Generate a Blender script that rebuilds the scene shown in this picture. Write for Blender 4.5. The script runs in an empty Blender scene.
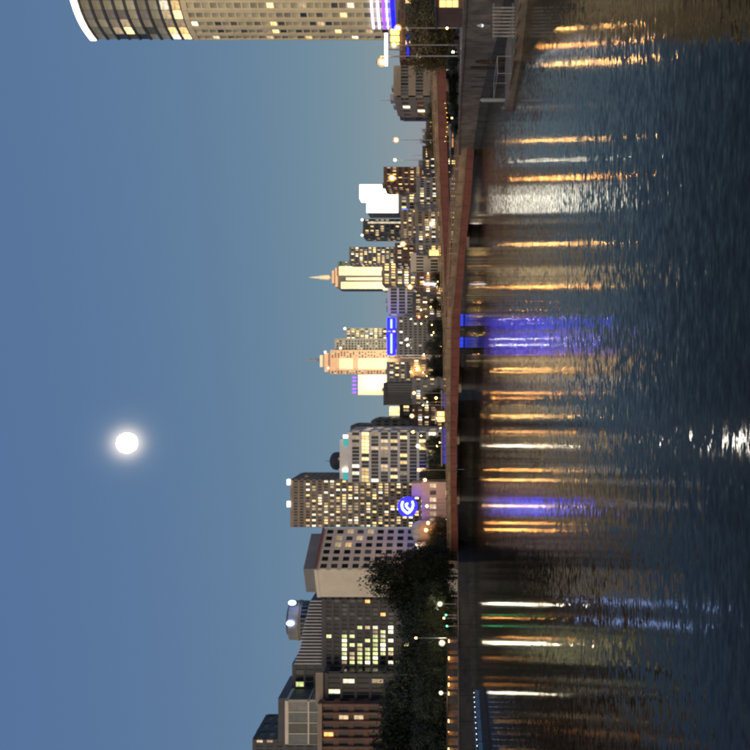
import bpy, math, random
from mathutils import Vector
random.seed(7)
R = math.radians
scene = bpy.context.scene
col = scene.collection

# ------------------------------------------------------------------ camera
FPX, HOR, CAMZ = 800.0, 455.0, 5.2          # focal length in photo pixels, horizon row (photo turned upright), eye height
cam_d = bpy.data.cameras.new('camera')
cam_d.sensor_width = 36.0
cam_d.lens = 36.0 * FPX / 750.0
cam_d.shift_x = -(HOR - 375.0) / 750.0       # level camera, horizon below the middle
cam_d.clip_start = 0.5
cam_d.clip_end = 30000
cam = bpy.data.objects.new('camera', cam_d)
col.objects.link(cam)
cam.location = (0, 0, CAMZ)
# camera turned a quarter: its right is world down, its up is world right (the photo lies on its side)
from mathutils import Matrix
cam.rotation_euler = Matrix(((0, 1, 0), (0, 0, -1), (-1, 0, 0))).to_euler()
scene.camera = cam

# ------------------------------------------------------------------ world, afterglow, exposure
world = bpy.data.worlds.new('World')
scene.world = world
world.use_nodes = True
wn = world.node_tree
wn.nodes.clear()
sky = wn.nodes.new('ShaderNodeTexSky')
sky.sky_type = 'NISHITA'
sky.sun_disc = False
SUN_EL, SUN_ROT = R(6.0), R(200)
sky.sun_elevation = SUN_EL
sky.sun_rotation = SUN_ROT
sky.altitude = 0
sky.air_density = 1.0
sky.dust_density = 0.2
sky.ozone_density = 3.0
bg = wn.nodes.new('ShaderNodeBackground')
bg.inputs['Strength'].default_value = 0.10
wo = wn.nodes.new('ShaderNodeOutputWorld')
# dusk: the daylight sky thinned, over an even twilight blue
tint = wn.nodes.new('ShaderNodeVectorMath'); tint.operation = 'MULTIPLY_ADD'
tint.inputs[1].default_value = (0.66, 0.45, 0.05)
tint.inputs[2].default_value = (0.60, 1.22, 3.25)
wn.links.new(sky.outputs[0], tint.inputs[0])
# soft glow round the full moon, painted into the sky colour
MOON = Vector(((307 - 375.0) / FPX, 1.0, (HOR - 127) / FPX)).normalized()
geo = wn.nodes.new('ShaderNodeTexCoord')
dist = wn.nodes.new('ShaderNodeVectorMath'); dist.operation = 'DISTANCE'
dist.inputs[1].default_value = MOON
nrm = wn.nodes.new('ShaderNodeVectorMath'); nrm.operation = 'NORMALIZE'
wn.links.new(geo.outputs['Generated'], nrm.inputs[0]); wn.links.new(nrm.outputs[0], dist.inputs[0])
def falloff(width, amount):
    a = wn.nodes.new('ShaderNodeMath'); a.operation = 'DIVIDE'; a.inputs[1].default_value = width
    wn.links.new(dist.outputs['Value'], a.inputs[0])
    p = wn.nodes.new('ShaderNodeMath'); p.operation = 'POWER'; p.inputs[1].default_value = 2.0
    wn.links.new(a.outputs[0], p.inputs[0])
    n = wn.nodes.new('ShaderNodeMath'); n.operation = 'MULTIPLY'; n.inputs[1].default_value = -1.0
    wn.links.new(p.outputs[0], n.inputs[0])
    e = wn.nodes.new('ShaderNodeMath'); e.operation = 'EXPONENT'
    wn.links.new(n.outputs[0], e.inputs[0])
    k = wn.nodes.new('ShaderNodeMath'); k.operation = 'MULTIPLY'; k.inputs[1].default_value = amount
    wn.links.new(e.outputs[0], k.inputs[0])
    return k
f1, f2 = falloff(0.0142, 11.0), falloff(0.027, 1.2)
fs = wn.nodes.new('ShaderNodeMath'); wn.links.new(f1.outputs[0], fs.inputs[0]); wn.links.new(f2.outputs[0], fs.inputs[1])
au = wn.nodes.new('ShaderNodeVectorMath'); au.operation = 'SCALE'; au.inputs[0].default_value = (1.0, 0.86, 0.66)
wn.links.new(fs.outputs[0], au.inputs['Scale'])
ad = wn.nodes.new('ShaderNodeVectorMath')
wn.links.new(tint.outputs[0], ad.inputs[0]); wn.links.new(au.outputs[0], ad.inputs[1])
wn.links.new(ad.outputs[0], bg.inputs[0])
wn.links.new(bg.outputs[0], wo.inputs[0])

sun_d = bpy.data.lights.new('sun', 'SUN')
sun_d.energy = 1.45
sun_d.angle = R(60)
sun_d.color = (1.0, 0.80, 0.55)
sun = bpy.data.objects.new('sun', sun_d)
col.objects.link(sun)
sun.rotation_euler = (R(90 - 16), 0, R(-20))      # afterglow comes from behind the camera (the west)

scene.view_settings.view_transform = 'Standard'
scene.view_settings.look = 'None'
scene.view_settings.gamma = 1
scene.view_settings.exposure = 0
scene.view_settings.use_curve_mapping = False
scene.cycles.use_denoising = True
scene.cycles.max_bounces = 5
scene.cycles.diffuse_bounces = 2
scene.cycles.glossy_bounces = 3
scene.cycles.sample_clamp_indirect = 6
scene.cycles.sample_clamp_direct = 0
scene.cycles.filter_width = 2.3
scene.cycles.caustics_reflective = False

# ------------------------------------------------------------------ pixel -> place helpers
GZ = 4.4                                     # quay level above the water
def px_x(U, Y): return (U - 375.0) / FPX * Y
def px_z(V, Y): return CAMZ - (V - HOR) / FPX * Y

# ------------------------------------------------------------------ materials
def nodes_of(m):
    m.use_nodes = True
    return m.node_tree
def mat(name, colour, rough=0.8, vary=0.25, scale=0.6, metal=0.0, spec=0.3, bump=0.0, per_object=0.0):
    m = bpy.data.materials.new(name)
    nt = nodes_of(m)
    b = nt.nodes['Principled BSDF']
    b.inputs['Roughness'].default_value = rough
    b.inputs['Metallic'].default_value = metal
    b.inputs['Specular IOR Level'].default_value = spec
    tc = nt.nodes.new('ShaderNodeTexCoord')
    nz = nt.nodes.new('ShaderNodeTexNoise')
    nz.inputs['Scale'].default_value = scale
    nz.inputs['Detail'].default_value = 6
    nz.inputs['Roughness'].default_value = 0.65
    nt.links.new(tc.outputs['Object'], nz.inputs['Vector'])
    mr = nt.nodes.new('ShaderNodeMapRange')
    mr.inputs[1].default_value = 0.3; mr.inputs[2].default_value = 0.7
    mr.inputs[3].default_value = 1 - vary; mr.inputs[4].default_value = 1 + vary
    nt.links.new(nz.outputs['Fac'], mr.inputs[0])
    mx = nt.nodes.new('ShaderNodeVectorMath'); mx.operation = 'SCALE'
    mx.inputs[0].default_value = colour
    last = mr.outputs[0]
    if per_object:
        oi = nt.nodes.new('ShaderNodeObjectInfo')
        m2 = nt.nodes.new('ShaderNodeMapRange')
        m2.inputs[3].default_value = 1 - per_object; m2.inputs[4].default_value = 1 + per_object
        nt.links.new(oi.outputs['Random'], m2.inputs[0])
        mm = nt.nodes.new('ShaderNodeMath'); mm.operation = 'MULTIPLY'
        nt.links.new(last, mm.inputs[0]); nt.links.new(m2.outputs[0], mm.inputs[1])
        last = mm.outputs[0]
    nt.links.new(last, mx.inputs['Scale'])
    nt.links.new(mx.outputs[0], b.inputs['Base Color'])
    if bump:
        bp = nt.nodes.new('ShaderNodeBump')
        bp.inputs['Strength'].default_value = bump
        bp.inputs['Distance'].default_value = 0.1
        nt.links.new(nz.outputs['Fac'], bp.inputs['Height'])
        nt.links.new(bp.outputs[0], b.inputs['Normal'])
    return m
def glow(name, colour, strength, vary=0.0, sample=True):
    m = bpy.data.materials.new(name)
    nt = nodes_of(m)
    b = nt.nodes['Principled BSDF']
    b.inputs['Base Color'].default_value = (0.05, 0.05, 0.05, 1)
    b.inputs['Emission Color'].default_value = (*colour, 1)
    b.inputs['Emission Strength'].default_value = strength
    if vary:
        oi = nt.nodes.new('ShaderNodeObjectInfo')
        mr = nt.nodes.new('ShaderNodeMapRange')
        mr.inputs[3].default_value = strength * (1 - vary); mr.inputs[4].default_value = strength * (1 + vary)
        tc = nt.nodes.new('ShaderNodeTexCoord')
        nz = nt.nodes.new('ShaderNodeTexNoise'); nz.inputs['Scale'].default_value = 0.8
        nt.links.new(tc.outputs['Object'], nz.inputs['Vector'])
        m2 = nt.nodes.new('ShaderNodeMapRange')
        m2.inputs[1].default_value = 0.3; m2.inputs[2].default_value = 0.7
        m2.inputs[3].default_value = 0.55; m2.inputs[4].default_value = 1.45
        nt.links.new(nz.outputs['Fac'], m2.inputs[0])
        nt.links.new(oi.outputs['Random'], mr.inputs[0])
        mm = nt.nodes.new('ShaderNodeMath'); mm.operation = 'MULTIPLY'
        nt.links.new(mr.outputs[0], mm.inputs[0]); nt.links.new(m2.outputs[0], mm.inputs[1])
        nt.links.new(mm.outputs[0], b.inputs['Emission Strength'])
    if not sample:
        m.cycles.emission_sampling = 'NONE'
    return m

M = {}
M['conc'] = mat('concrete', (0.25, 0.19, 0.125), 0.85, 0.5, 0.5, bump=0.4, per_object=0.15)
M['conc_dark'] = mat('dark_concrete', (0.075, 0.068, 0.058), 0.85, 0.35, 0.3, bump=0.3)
M['algae'] = mat('algae_stained_concrete', (0.085, 0.08, 0.06), 0.7, 0.5, 0.6, bump=0.4)
M['pave'] = mat('paving', (0.20, 0.185, 0.165), 0.8, 0.3, 0.2)
M['ground'] = mat('ground', (0.09, 0.088, 0.08), 0.9, 0.35, 0.05)
M['redsteel'] = mat('red_steel', (0.20, 0.068, 0.048), 0.6, 0.3, 0.4, spec=0.35)
M['tan'] = mat('tan_parapet', (0.30, 0.205, 0.13), 0.75, 0.35, 0.5, per_object=0.28)
M['steel'] = mat('grey_steel', (0.32, 0.32, 0.32), 0.5, 0.15, 1.0, metal=0.4)
M['weathered'] = mat('weathered_white_paint', (0.36, 0.34, 0.31), 0.7, 0.35, 1.5)
M['white'] = mat('white_paint', (0.72, 0.70, 0.66), 0.6, 0.12, 0.4)
M['shellgrey'] = mat('grey_white_shell', (0.42, 0.41, 0.39), 0.5, 0.2, 0.4)
M['cream'] = mat('cream_stone', (0.74, 0.66, 0.50), 0.8, 0.08, 0.05)
M['pinkstone'] = mat('pink_stone', (0.58, 0.38, 0.27), 0.8, 0.1, 0.1)
M['beige'] = mat('beige_stone', (0.82, 0.71, 0.45), 0.8, 0.14, 0.15)
M['offwhite'] = mat('off_white_panels', (0.70, 0.63, 0.49), 0.8, 0.12, 0.12)
M['grey'] = mat('grey_cladding', (0.22, 0.22, 0.215), 0.7, 0.2, 0.15)
M['dkgrey'] = mat('charcoal_cladding', (0.075, 0.078, 0.085), 0.6, 0.25, 0.15)
M['brown'] = mat('brown_brick', (0.17, 0.10, 0.075), 0.85, 0.3, 0.2)
M['tanwall'] = mat('tan_render', (0.30, 0.245, 0.185), 0.8, 0.2, 0.15)
M['teal'] = mat('teal_glass_cladding', (0.06, 0.10, 0.11), 0.25, 0.2, 0.2)
M['red'] = mat('red_paint', (0.30, 0.10, 0.08), 0.6, 0.15, 0.3)
M['pinkwall'] = mat('pale_pink_render', (0.55, 0.42, 0.36), 0.8, 0.15, 0.2)
M['glass'] = mat('dark_glass', (0.018, 0.023, 0.028), 0.12, 0.3, 0.5, spec=0.22, per_object=0.5)
M['glass2'] = mat('grey_glass', (0.06, 0.075, 0.08), 0.18, 0.3, 0.5, spec=0.35, per_object=0.5)
M['bark'] = mat('bark', (0.06, 0.045, 0.035), 0.9, 0.3, 3)
M['tglass'] = mat('pale_bronze_glass', (0.48, 0.46, 0.30), 0.25, 0.3, 0.4, spec=0.5, per_object=0.35)
M['blind'] = mat('pale_blinds', (0.22, 0.21, 0.18), 0.6, 0.25, 0.5, per_object=0.5)
M['l_warm'] = glow('lit_window_warm', (1.0, 0.66, 0.26), 1.5, 0.6, False)
M['l_soft'] = glow('lit_window_soft', (1.0, 0.74, 0.42), 0.55, 0.6, False)
M['l_white'] = glow('lit_window_white', (1.0, 0.88, 0.62), 1.8, 0.6, False)
M['l_green'] = glow('lit_window_lime', (0.86, 0.92, 0.38), 0.9, 0.6, False)
M['l_orange'] = glow('lit_window_orange', (1.0, 0.42, 0.12), 1.2, 0.6, False)
M['l_blue'] = glow('lit_window_blue', (0.10, 0.25, 1.0), 1.6, 0.5, False)
M['led_white'] = glow('white_led', (0.93, 0.92, 1.0), 7.0)
M['led_pale'] = glow('pale_violet_led', (0.62, 0.60, 1.0), 3.0)
M['led_warmwhite'] = glow('warm_white_led', (1.0, 0.86, 0.62), 5.0)
M['led_blue'] = glow('blue_led', (0.0, 0.0, 1.0), 11.0)
M['disc_blue'] = glow('sign_blue', (0.0, 0.001, 1.0), 7.0)
M['small_blue'] = glow('small_blue_sign', (0.004, 0.02, 1.0), 0.8)
M['led_blue_core'] = glow('pale_blue_led', (0.08, 0.12, 1.0), 10.0)
M['roof_blue'] = glow('roof_blue_white', (0.35, 0.5, 1.0), 22.0)
M['led_purple'] = glow('purple_led', (0.22, 0.05, 1.0), 2.6)
M['led_cyan'] = glow('cyan_led', (0.03, 0.5, 0.5), 0.8)
M['led_yellow'] = glow('yellow_led', (1.0, 0.68, 0.10), 5.0)
M['billboard'] = glow('billboard_light', (1.0, 0.94, 0.76), 4.5)
M['bulb_warm'] = glow('sodium_bulb', (1.0, 0.42, 0.09), 380.0)
M['bulb_amber'] = glow('amber_bulb', (1.0, 0.52, 0.15), 420.0)
M['bulb_white'] = glow('white_bulb', (1.0, 0.90, 0.66), 420.0)
M['bulb_green'] = glow('green_bulb', (0.05, 1.0, 0.35), 18.0)
M['bulb_red'] = glow('red_bulb', (1.0, 0.16, 0.08), 25.0)
M['niche'] = glow('niche_lamp', (1.0, 0.42, 0.10), 13.0)
M['niche_dim'] = glow('dim_niche_lamp', (1.0, 0.5, 0.16), 9.0)
M['bulb_small'] = glow('festoon_bulb', (1.0, 0.62, 0.2), 60.0)
M['barge_blue'] = glow('barge_blue_light', (0.04, 0.14, 0.30), 0.22)
M['bluepaint'] = mat('blue_canvas', (0.03, 0.07, 0.11), 0.7)
M['wall_blue'] = glow('wall_blue_light', (0.01, 0.05, 1.0), 0.9)
M['moon'] = glow('moonlight', (1.0, 0.94, 0.82), 75.0)

def halo_material(name, colour, strength, fac):  # see-through emissive shell: the bloom round a lamp is painted with it
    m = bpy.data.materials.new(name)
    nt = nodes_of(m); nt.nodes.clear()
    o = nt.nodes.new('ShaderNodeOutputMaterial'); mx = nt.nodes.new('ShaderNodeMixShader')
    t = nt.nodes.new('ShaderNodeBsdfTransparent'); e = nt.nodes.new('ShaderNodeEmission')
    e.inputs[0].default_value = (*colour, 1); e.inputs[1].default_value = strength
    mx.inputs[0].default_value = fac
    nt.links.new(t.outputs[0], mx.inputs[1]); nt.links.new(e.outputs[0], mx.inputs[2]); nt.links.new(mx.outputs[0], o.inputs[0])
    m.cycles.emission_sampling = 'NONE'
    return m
M['fr_warm'] = halo_material('frosted_globe_sodium', (1.0, 0.40, 0.07), 1.5, 0.45)
M['fr_amber'] = halo_material('frosted_globe_amber', (1.0, 0.52, 0.14), 1.5, 0.45)
M['fr_white'] = halo_material('frosted_globe_white', (1.0, 0.85, 0.55), 1.2, 0.45)
M['fr_red'] = halo_material('frosted_globe_red', (1.0, 0.14, 0.07), 1.5, 0.45)

def leaf_material(name, c):
    m = bpy.data.materials.new(name)
    nt = nodes_of(m)
    b = nt.nodes['Principled BSDF']
    b.inputs['Roughness'].default_value = 0.6
    g = nt.nodes.new('ShaderNodeNewGeometry')
    oi = nt.nodes.new('ShaderNodeObjectInfo')
    mr = nt.nodes.new('ShaderNodeMapRange')
    mr.inputs[3].default_value = 0.55; mr.inputs[4].default_value = 1.6
    nt.links.new(g.outputs['Random Per Island'], mr.inputs[0])
    mr2 = nt.nodes.new('ShaderNodeMapRange')
    mr2.inputs[3].default_value = 0.75; mr2.inputs[4].default_value = 1.3
    nt.links.new(oi.outputs['Random'], mr2.inputs[0])
    mm = nt.nodes.new('ShaderNodeMath'); mm.operation = 'MULTIPLY'
    nt.links.new(mr.outputs[0], mm.inputs[0]); nt.links.new(mr2.outputs[0], mm.inputs[1])
    sc = nt.nodes.new('ShaderNodeVectorMath'); sc.operation = 'SCALE'
    sc.inputs[0].default_value = c
    nt.links.new(mm.outputs[0], sc.inputs['Scale'])
    nt.links.new(sc.outputs[0], b.inputs['Base Color'])
    return m
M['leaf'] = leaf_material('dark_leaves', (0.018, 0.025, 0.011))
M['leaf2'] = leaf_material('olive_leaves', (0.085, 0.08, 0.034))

def water_material():
    m = bpy.data.materials.new('river_water')
    nt = nodes_of(m)
    b = nt.nodes['Principled BSDF']
    b.inputs['Base Color'].default_value = (0.013, 0.009, 0.004, 1)
    b.inputs['Roughness'].default_value = 0.08
    b.inputs['IOR'].default_value = 1.155
    b.inputs['Specular Tint'].default_value = (0.90, 0.78, 0.64, 1)
    tc = nt.nodes.new('ShaderNodeTexCoord')
    def layer(sx, sy, scale, ax, ay, detail):
        mp = nt.nodes.new('ShaderNodeMapping')
        mp.inputs['Scale'].default_value = (sx, sy, 1)
        mp.inputs['Rotation'].default_value = (0, 0, R(6))
        nt.links.new(tc.outputs['Object'], mp.inputs['Vector'])
        nz = nt.nodes.new('ShaderNodeTexNoise')
        nz.inputs['Scale'].default_value = scale
        nz.inputs['Detail'].default_value = detail
        nz.inputs['Roughness'].default_value = 0.6
        nt.links.new(mp.outputs[0], nz.inputs['Vector'])
        s = nt.nodes.new('ShaderNodeVectorMath'); s.operation = 'SUBTRACT'
        s.inputs[1].default_value = (0.5, 0.5, 0.5)
        nt.links.new(nz.outputs['Color'], s.inputs[0])
        k = nt.nodes.new('ShaderNodeVectorMath'); k.operation = 'MULTIPLY'
        k.inputs[1].default_value = (ax, ay, 0)
        nt.links.new(s.outputs[0], k.inputs[0])
        return k
    a = layer(0.40, 1.0, 6.5, 0.05, 0.31, 3)
    c = layer(0.5, 1.0, 0.22, 0.008, 0.035, 2)
    wz = nt.nodes.new('ShaderNodeTexNoise')                  # wind patches: calmer and rougher areas
    wz.inputs['Scale'].default_value = 0.045; wz.inputs['Detail'].default_value = 3
    nt.links.new(tc.outputs['Object'], wz.inputs['Vector'])
    wr = nt.nodes.new('ShaderNodeMapRange')
    wr.inputs[1].default_value = 0.35; wr.inputs[2].default_value = 0.65; wr.inputs[3].default_value = 0.72; wr.inputs[4].default_value = 1.2
    nt.links.new(wz.outputs['Fac'], wr.inputs[0])
    ws = nt.nodes.new('ShaderNodeVectorMath'); ws.operation = 'SCALE'
    nt.links.new(a.outputs[0], ws.inputs[0]); nt.links.new(wr.outputs[0], ws.inputs['Scale'])
    s1 = nt.nodes.new('ShaderNodeVectorMath'); s1.operation = 'ADD'
    nt.links.new(ws.outputs[0], s1.inputs[0]); nt.links.new(c.outputs[0], s1.inputs[1])
    s2 = nt.nodes.new('ShaderNodeVectorMath'); s2.operation = 'ADD'
    s2.inputs[1].default_value = (0, 0, 1)
    nt.links.new(s1.outputs[0], s2.inputs[0])
    n = nt.nodes.new('ShaderNodeVectorMath'); n.operation = 'NORMALIZE'
    nt.links.new(s2.outputs[0], n.inputs[0])
    nt.links.new(n.outputs[0], b.inputs['Normal'])
    return m
M['water'] = water_material()

# ------------------------------------------------------------------ mesh helpers
class MB:
    def __init__(s): s.v = []; s.f = []
    def poly(s, pts):
        i = len(s.v); s.v += [tuple(p) for p in pts]; s.f.append(tuple(range(i, i + len(pts))))
    def box(s, x0, x1, y0, y1, z0, z1):
        s.prism([(x0, y0), (x1, y0), (x1, y1), (x0, y1)], z0, z1)
    def prism(s, pts, z0, z1, z1s=None):
        n = len(pts); i = len(s.v)
        s.v += [(p[0], p[1], z0) for p in pts]
        s.v += [(p[0], p[1], (z1s[k] if z1s else z1)) for k, p in enumerate(pts)]
        s.f.append(tuple(range(i + n - 1, i - 1, -1)))
        s.f.append(tuple(range(i + n, i + 2 * n)))
        for k in range(n):
            j = (k + 1) % n
            s.f.append((i + k, i + j, i + n + j, i + n + k))
    def obox(s, p0, p1, d0, d1, z0, z1):
        """box on the line p0-p1 (ccw footprint edge), from d0 to d1 metres outwards"""
        (x0, y0), (x1, y1) = p0[:2], p1[:2]
        L = math.hypot(x1 - x0, y1 - y0); nx, ny = (y1 - y0) / L, -(x1 - x0) / L
        s.prism([(x0 + nx * d1, y0 + ny * d1), (x1 + nx * d1, y1 + ny * d1), (x1 + nx * d0, y1 + ny * d0), (x0 + nx * d0, y0 + ny * d0)], z0, z1)
    def tube(s, a, b, r0, r1, n=8):
        a = Vector(a); b = Vector(b); d = (b - a).normalized()
        u = d.orthogonal().normalized(); w = d.cross(u); i = len(s.v)
        for p, r in ((a, r0), (b, r1)):
            for k in range(n):
                t = 2 * math.pi * k / n
                q = p + u * math.cos(t) * r + w * math.sin(t) * r; s.v.append(tuple(q))
        for k in range(n):
            j = (k + 1) % n; s.f.append((i + k, i + j, i + n + j, i + n + k))
        s.f.append(tuple(range(i + n - 1, i - 1, -1))); s.f.append(tuple(range(i + n, i + 2 * n)))
    def ball(s, c, r, n=10, m=6, sz=1.0):
        i = len(s.v)
        s.v.append((c[0], c[1], c[2] + r * sz))
        for a in range(1, m):
            ph = math.pi * a / m
            for k in range(n):
                t = 2 * math.pi * k / n
                s.v.append((c[0] + r * math.sin(ph) * math.cos(t), c[1] + r * math.sin(ph) * math.sin(t), c[2] + r * sz * math.cos(ph)))
        s.v.append((c[0], c[1], c[2] - r * sz)); last = len(s.v) - 1
        for k in range(n):
            j = (k + 1) % n
            s.f.append((i, i + 1 + k, i + 1 + j))
            s.f.append((last, last - n + j, last - n + k))
            for a in range(m - 2):
                p = i + 1 + a * n; q = p + n
                s.f.append((p + k, q + k, q + j, p + j))
    def mesh(s, name, material):
        me = bpy.data.meshes.new(name); me.from_pydata(s.v, [], s.f); me.materials.append(material); me.update()
        return me
    def build(s, name, material, parent=None, smooth=False):
        me = s.mesh(name, material)
        if smooth:
            for p in me.polygons: p.use_smooth = True
        return link(name, me, parent)
def link(name, data, parent=None):
    o = bpy.data.objects.new(name, data); col.objects.link(o)
    if parent is not None: o.parent = parent
    return o
def tag(o, label=None, cat=None, group=None, kind=None):
    if label: o['label'] = label
    if cat: o['category'] = cat
    if group: o['group'] = group
    if kind: o['kind'] = kind
    return o
def thing(name, label, cat, loc=(0, 0, 0), rz=0, group=None):
    o = bpy.data.objects.new(name, None); col.objects.link(o)
    o.location = loc; o.rotation_euler = (0, 0, rz); o.empty_display_size = 1
    return tag(o, label, cat, group)

# ------------------------------------------------------------------ river, ground, quays
LEFT = [(-420, 95), (-300, 128), (-86, 184), (-52, 222), (-50, 246), (-8, 246), (0, 300), (4, 440)]
RIGHT = [(29, -140), (29, 59), (31.5, 75), (42, 119), (48.5, 172), (60, 270), (66, 398), (520, 398)]
w = MB()
w.poly([(-900, -140, 0), (120, -140, 0), (120, 396, 0), (530, 396, 0), (530, 450, 0), (-900, 450, 0)])
tag(w.build('river_water', M['water']), kind='structure')
g = MB()
def gpoly(pts): g.poly([(x, y, GZ) for x, y in pts])
gpoly([(29, -140), (9000, -140), (9000, 398), (66, 398), (60, 270), (48.5, 172), (42, 119), (31.5, 75), (29, 59)])
gpoly([(-420, 95), (-300, 128), (-86, 184), (-52, 222), (-50, 246), (-8, 246), (0, 300), (4, 440), (-9000, 440), (-9000, 95)])
gpoly([(-9000, 440), (9000, 440), (9000, 12000), (-9000, 12000)])
gpoly([(520, 398), (9000, 398), (9000, 440), (520, 440)])
tag(g.build('ground', M['ground']), kind='structure')

def quay(name, label, pts, material, flip, step=6.0, cap=M['conc']):
    root = thing(name, label, 'wall')
    for a, b in zip(pts[:-1], pts[1:]):
        L = math.dist(a, b); n = max(1, int(L / step))
        for k in range(n):
            t0, t1 = k / n, (k + 1) / n - 0.12 / L
            p = (a[0] + (b[0] - a[0]) * t0, a[1] + (b[1] - a[1]) * t0)
            q = (a[0] + (b[0] - a[0]) * t1, a[1] + (b[1] - a[1]) * t1)
            if flip: p, q = q, p
            m = MB(); pr_ = 0.05 + random.random() * 0.09; m.obox(p, q, -0.5, pr_, 1.32, GZ - 0.15); m.build('wall_panel', material, root)
            m = MB(); m.obox(p, q, -0.5, pr_ + 0.16, -1.5, 1.3); m.build('footing_panel', M['algae'], root)
        p, q = (b, a) if flip else (a, b)
        m = MB(); m.obox(p, q, -1.0, 0.25, GZ - 0.14, GZ + 0.12); m.build('coping', cap, root)
    return root
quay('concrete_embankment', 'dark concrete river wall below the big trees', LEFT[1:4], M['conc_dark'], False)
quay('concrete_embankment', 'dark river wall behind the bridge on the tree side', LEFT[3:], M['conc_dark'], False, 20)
quay('concrete_embankment', 'far river wall closing the bend beyond the bridge', [(4, 440), (300, 440)], M['conc_dark'], False, 20)
quay('concrete_embankment', 'grey concrete promenade wall under the tall rounded tower', RIGHT[1:5], M['conc'], True, 4.0)
quay('concrete_embankment', 'concrete river wall past the bridge on the tower side', RIGHT[4:], M['conc'], True, 20)
pv = MB()
rp = RIGHT[1:6]
pv.poly([(x + 1.2, y, GZ + 0.004) for x, y in rp] + [(x + 9, y, GZ + 0.004) for x, y in reversed(rp)])
tag(pv.build('promenade', M['pave']), kind='structure')

# ------------------------------------------------------------------ bridges
def interp(tab, u):
    if u <= tab[0][0]: return tab[0][1]
    for (a, va), (b, vb) in zip(tab[:-1], tab[1:]):
        if u <= b: return va + (vb - va) * (u - a) / (b - a)
    return tab[-1][1]
def ray_on_line(U, A, B):
    s = (U - 375.0) / FPX
    # x = s*y on line A + t (B-A)
    t = (s * A[1] - A[0]) / ((B[0] - A[0]) - s * (B[1] - A[1]))
    return t
def bridge(name, label, A, B, ua, ub, top, mid, bot, width, n, pier_us, depth_to_bank):
    """A left end, B right end (x,y); tables of upright-photo rows on the near face"""
    root = thing(name, label, 'bridge')
    L = math.dist(A, B); dx, dy = (B[0] - A[0]) / L, (B[1] - A[1]) / L
    bx, by = -dy, dx                                       # away from the camera
    st = []
    ta, tb = ray_on_line(ua, A, B), ray_on_line(ub, A, B)
    for k in range(n + 1):
        t = ta + (tb - ta) * k / n
        x, y = A[0] + (B[0] - A[0]) * t, A[1] + (B[1] - A[1]) * t
        U = 375 + FPX * x / y
        st.append((x, y, px_z(interp(top, U), y), px_z(interp(mid, U), y), px_z(interp(bot, U), y)))
    def slab(i0, i1, o0, o1, zf0, zf1, name, material):
        m = MB()
        for i in range(i0, i1):
            a, b = st[i], st[i + 1]
            v = []
            for s in (a, b):
                z0, z1 = zf0(s), zf1(s)
                v += [(s[0] + bx * o0, s[1] + by * o0, z0), (s[0] + bx * o0, s[1] + by * o0, z1), (s[0] + bx * o1, s[1] + by * o1, z1), (s[0] + bx * o1, s[1] + by * o1, z0)]
            j = len(m.v); m.v += v
            for q in ((0, 1, 5, 4), (1, 2, 6, 5), (2, 3, 7, 6), (3, 0, 4, 7), (0, 3, 2, 1), (4, 5, 6, 7)):
                m.f.append(tuple(j + c for c in q))
        return m.build(name, material, root)
    slab(0, n, 0.5, width - 0.5, lambda s: s[3] - 0.55, lambda s: s[3] - 0.12, 'deck', M['conc_dark'])
    cuts = [0] + sorted(max(1, min(n - 1, round(n * (ray_on_line(u, A, B) - ta) / (tb - ta)))) for u in pier_us) + [n]
    for i0, i1 in zip(cuts[:-1], cuts[1:]):
        if i1 > i0:
            for off in (0.0, width * 0.33, width * 0.66, width - 0.4):
                slab(i0, i1, off, off + 0.4, lambda s: s[4], lambda s: s[3] - 0.13, 'girder', M['redsteel'])
    # bottom flange, stiffener plates on the visible girder
    slab(0, n, -0.16, 0.0 - 0.005, lambda s: s[4] - 0.003, lambda s: s[4] + 0.16, 'flange', M['redsteel'])
    for i in range(0, n + 1):
        s = st[i]; m = MB()
        c = (s[0] - dx * 0.08, s[1] - dy * 0.08); d = (s[0] + dx * 0.08, s[1] + dy * 0.08)
        m.obox(c, d, 0.004, 0.14, s[4] + 0.17, s[3] - 0.25); m.build('stiffener', M['redsteel'], root)
    for side in (0, 1):
        o0 = -0.18 if side == 0 else width - 0.12
        slab(0, n, o0, o0 + 0.3, lambda s: s[3] - 0.25, lambda s: s[3] + 0.12, 'edge_beam', M['tan'])
        for i in range(n):                                  # parapet panels between posts
            a, b = st[i], st[i + 1]; m = MB()
            h0, h1 = a[2] - a[3], b[2] - b[3]
            j = 0
            v = []
            for t in (0.05, 0.95):
                x, y = a[0] + (b[0] - a[0]) * t, a[1] + (b[1] - a[1]) * t
                z0 = a[3] + (b[3] - a[3]) * t + 0.14; z1 = z0 + (a[2] + (b[2] - a[2]) * t - 0.18 - z0) * 0.52
                for o, z in ((o0 + 0.1, z0), (o0 + 0.1, z1), (o0 + 0.2, z1), (o0 + 0.2, z0)):
                    v.append((x + bx * o, y + by * o, z))
            m.v = v
            m.f = [(0, 1, 5, 4), (1, 2, 6, 5), (2, 3, 7, 6), (3, 0, 4, 7), (0, 3, 2, 1), (4, 5, 6, 7)]
            m.build('parapet_panel', M['tan'], root)
        for i in range(n + 1):
            s = st[i]; m = MB(); x, y = s[0] + bx * (o0 + 0.15), s[1] + by * (o0 + 0.15)
            m.box(x - 0.14, x + 0.14, y - 0.14, y + 0.14, s[3] + 0.121, s[2] - 0.08); m.build('post', M['tan'], root)
        slab(0, n, o0 + 0.05, o0 + 0.25, lambda s: s[2] - 0.2, lambda s: s[2], 'handrail', M['tan'])
        slab(0, n, o0 + 0.07, o0 + 0.2, lambda s: s[2] - (s[2] - s[3]) * 0.30, lambda s: s[2] - (s[2] - s[3]) * 0.22, 'rail', M['tan'])
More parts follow.
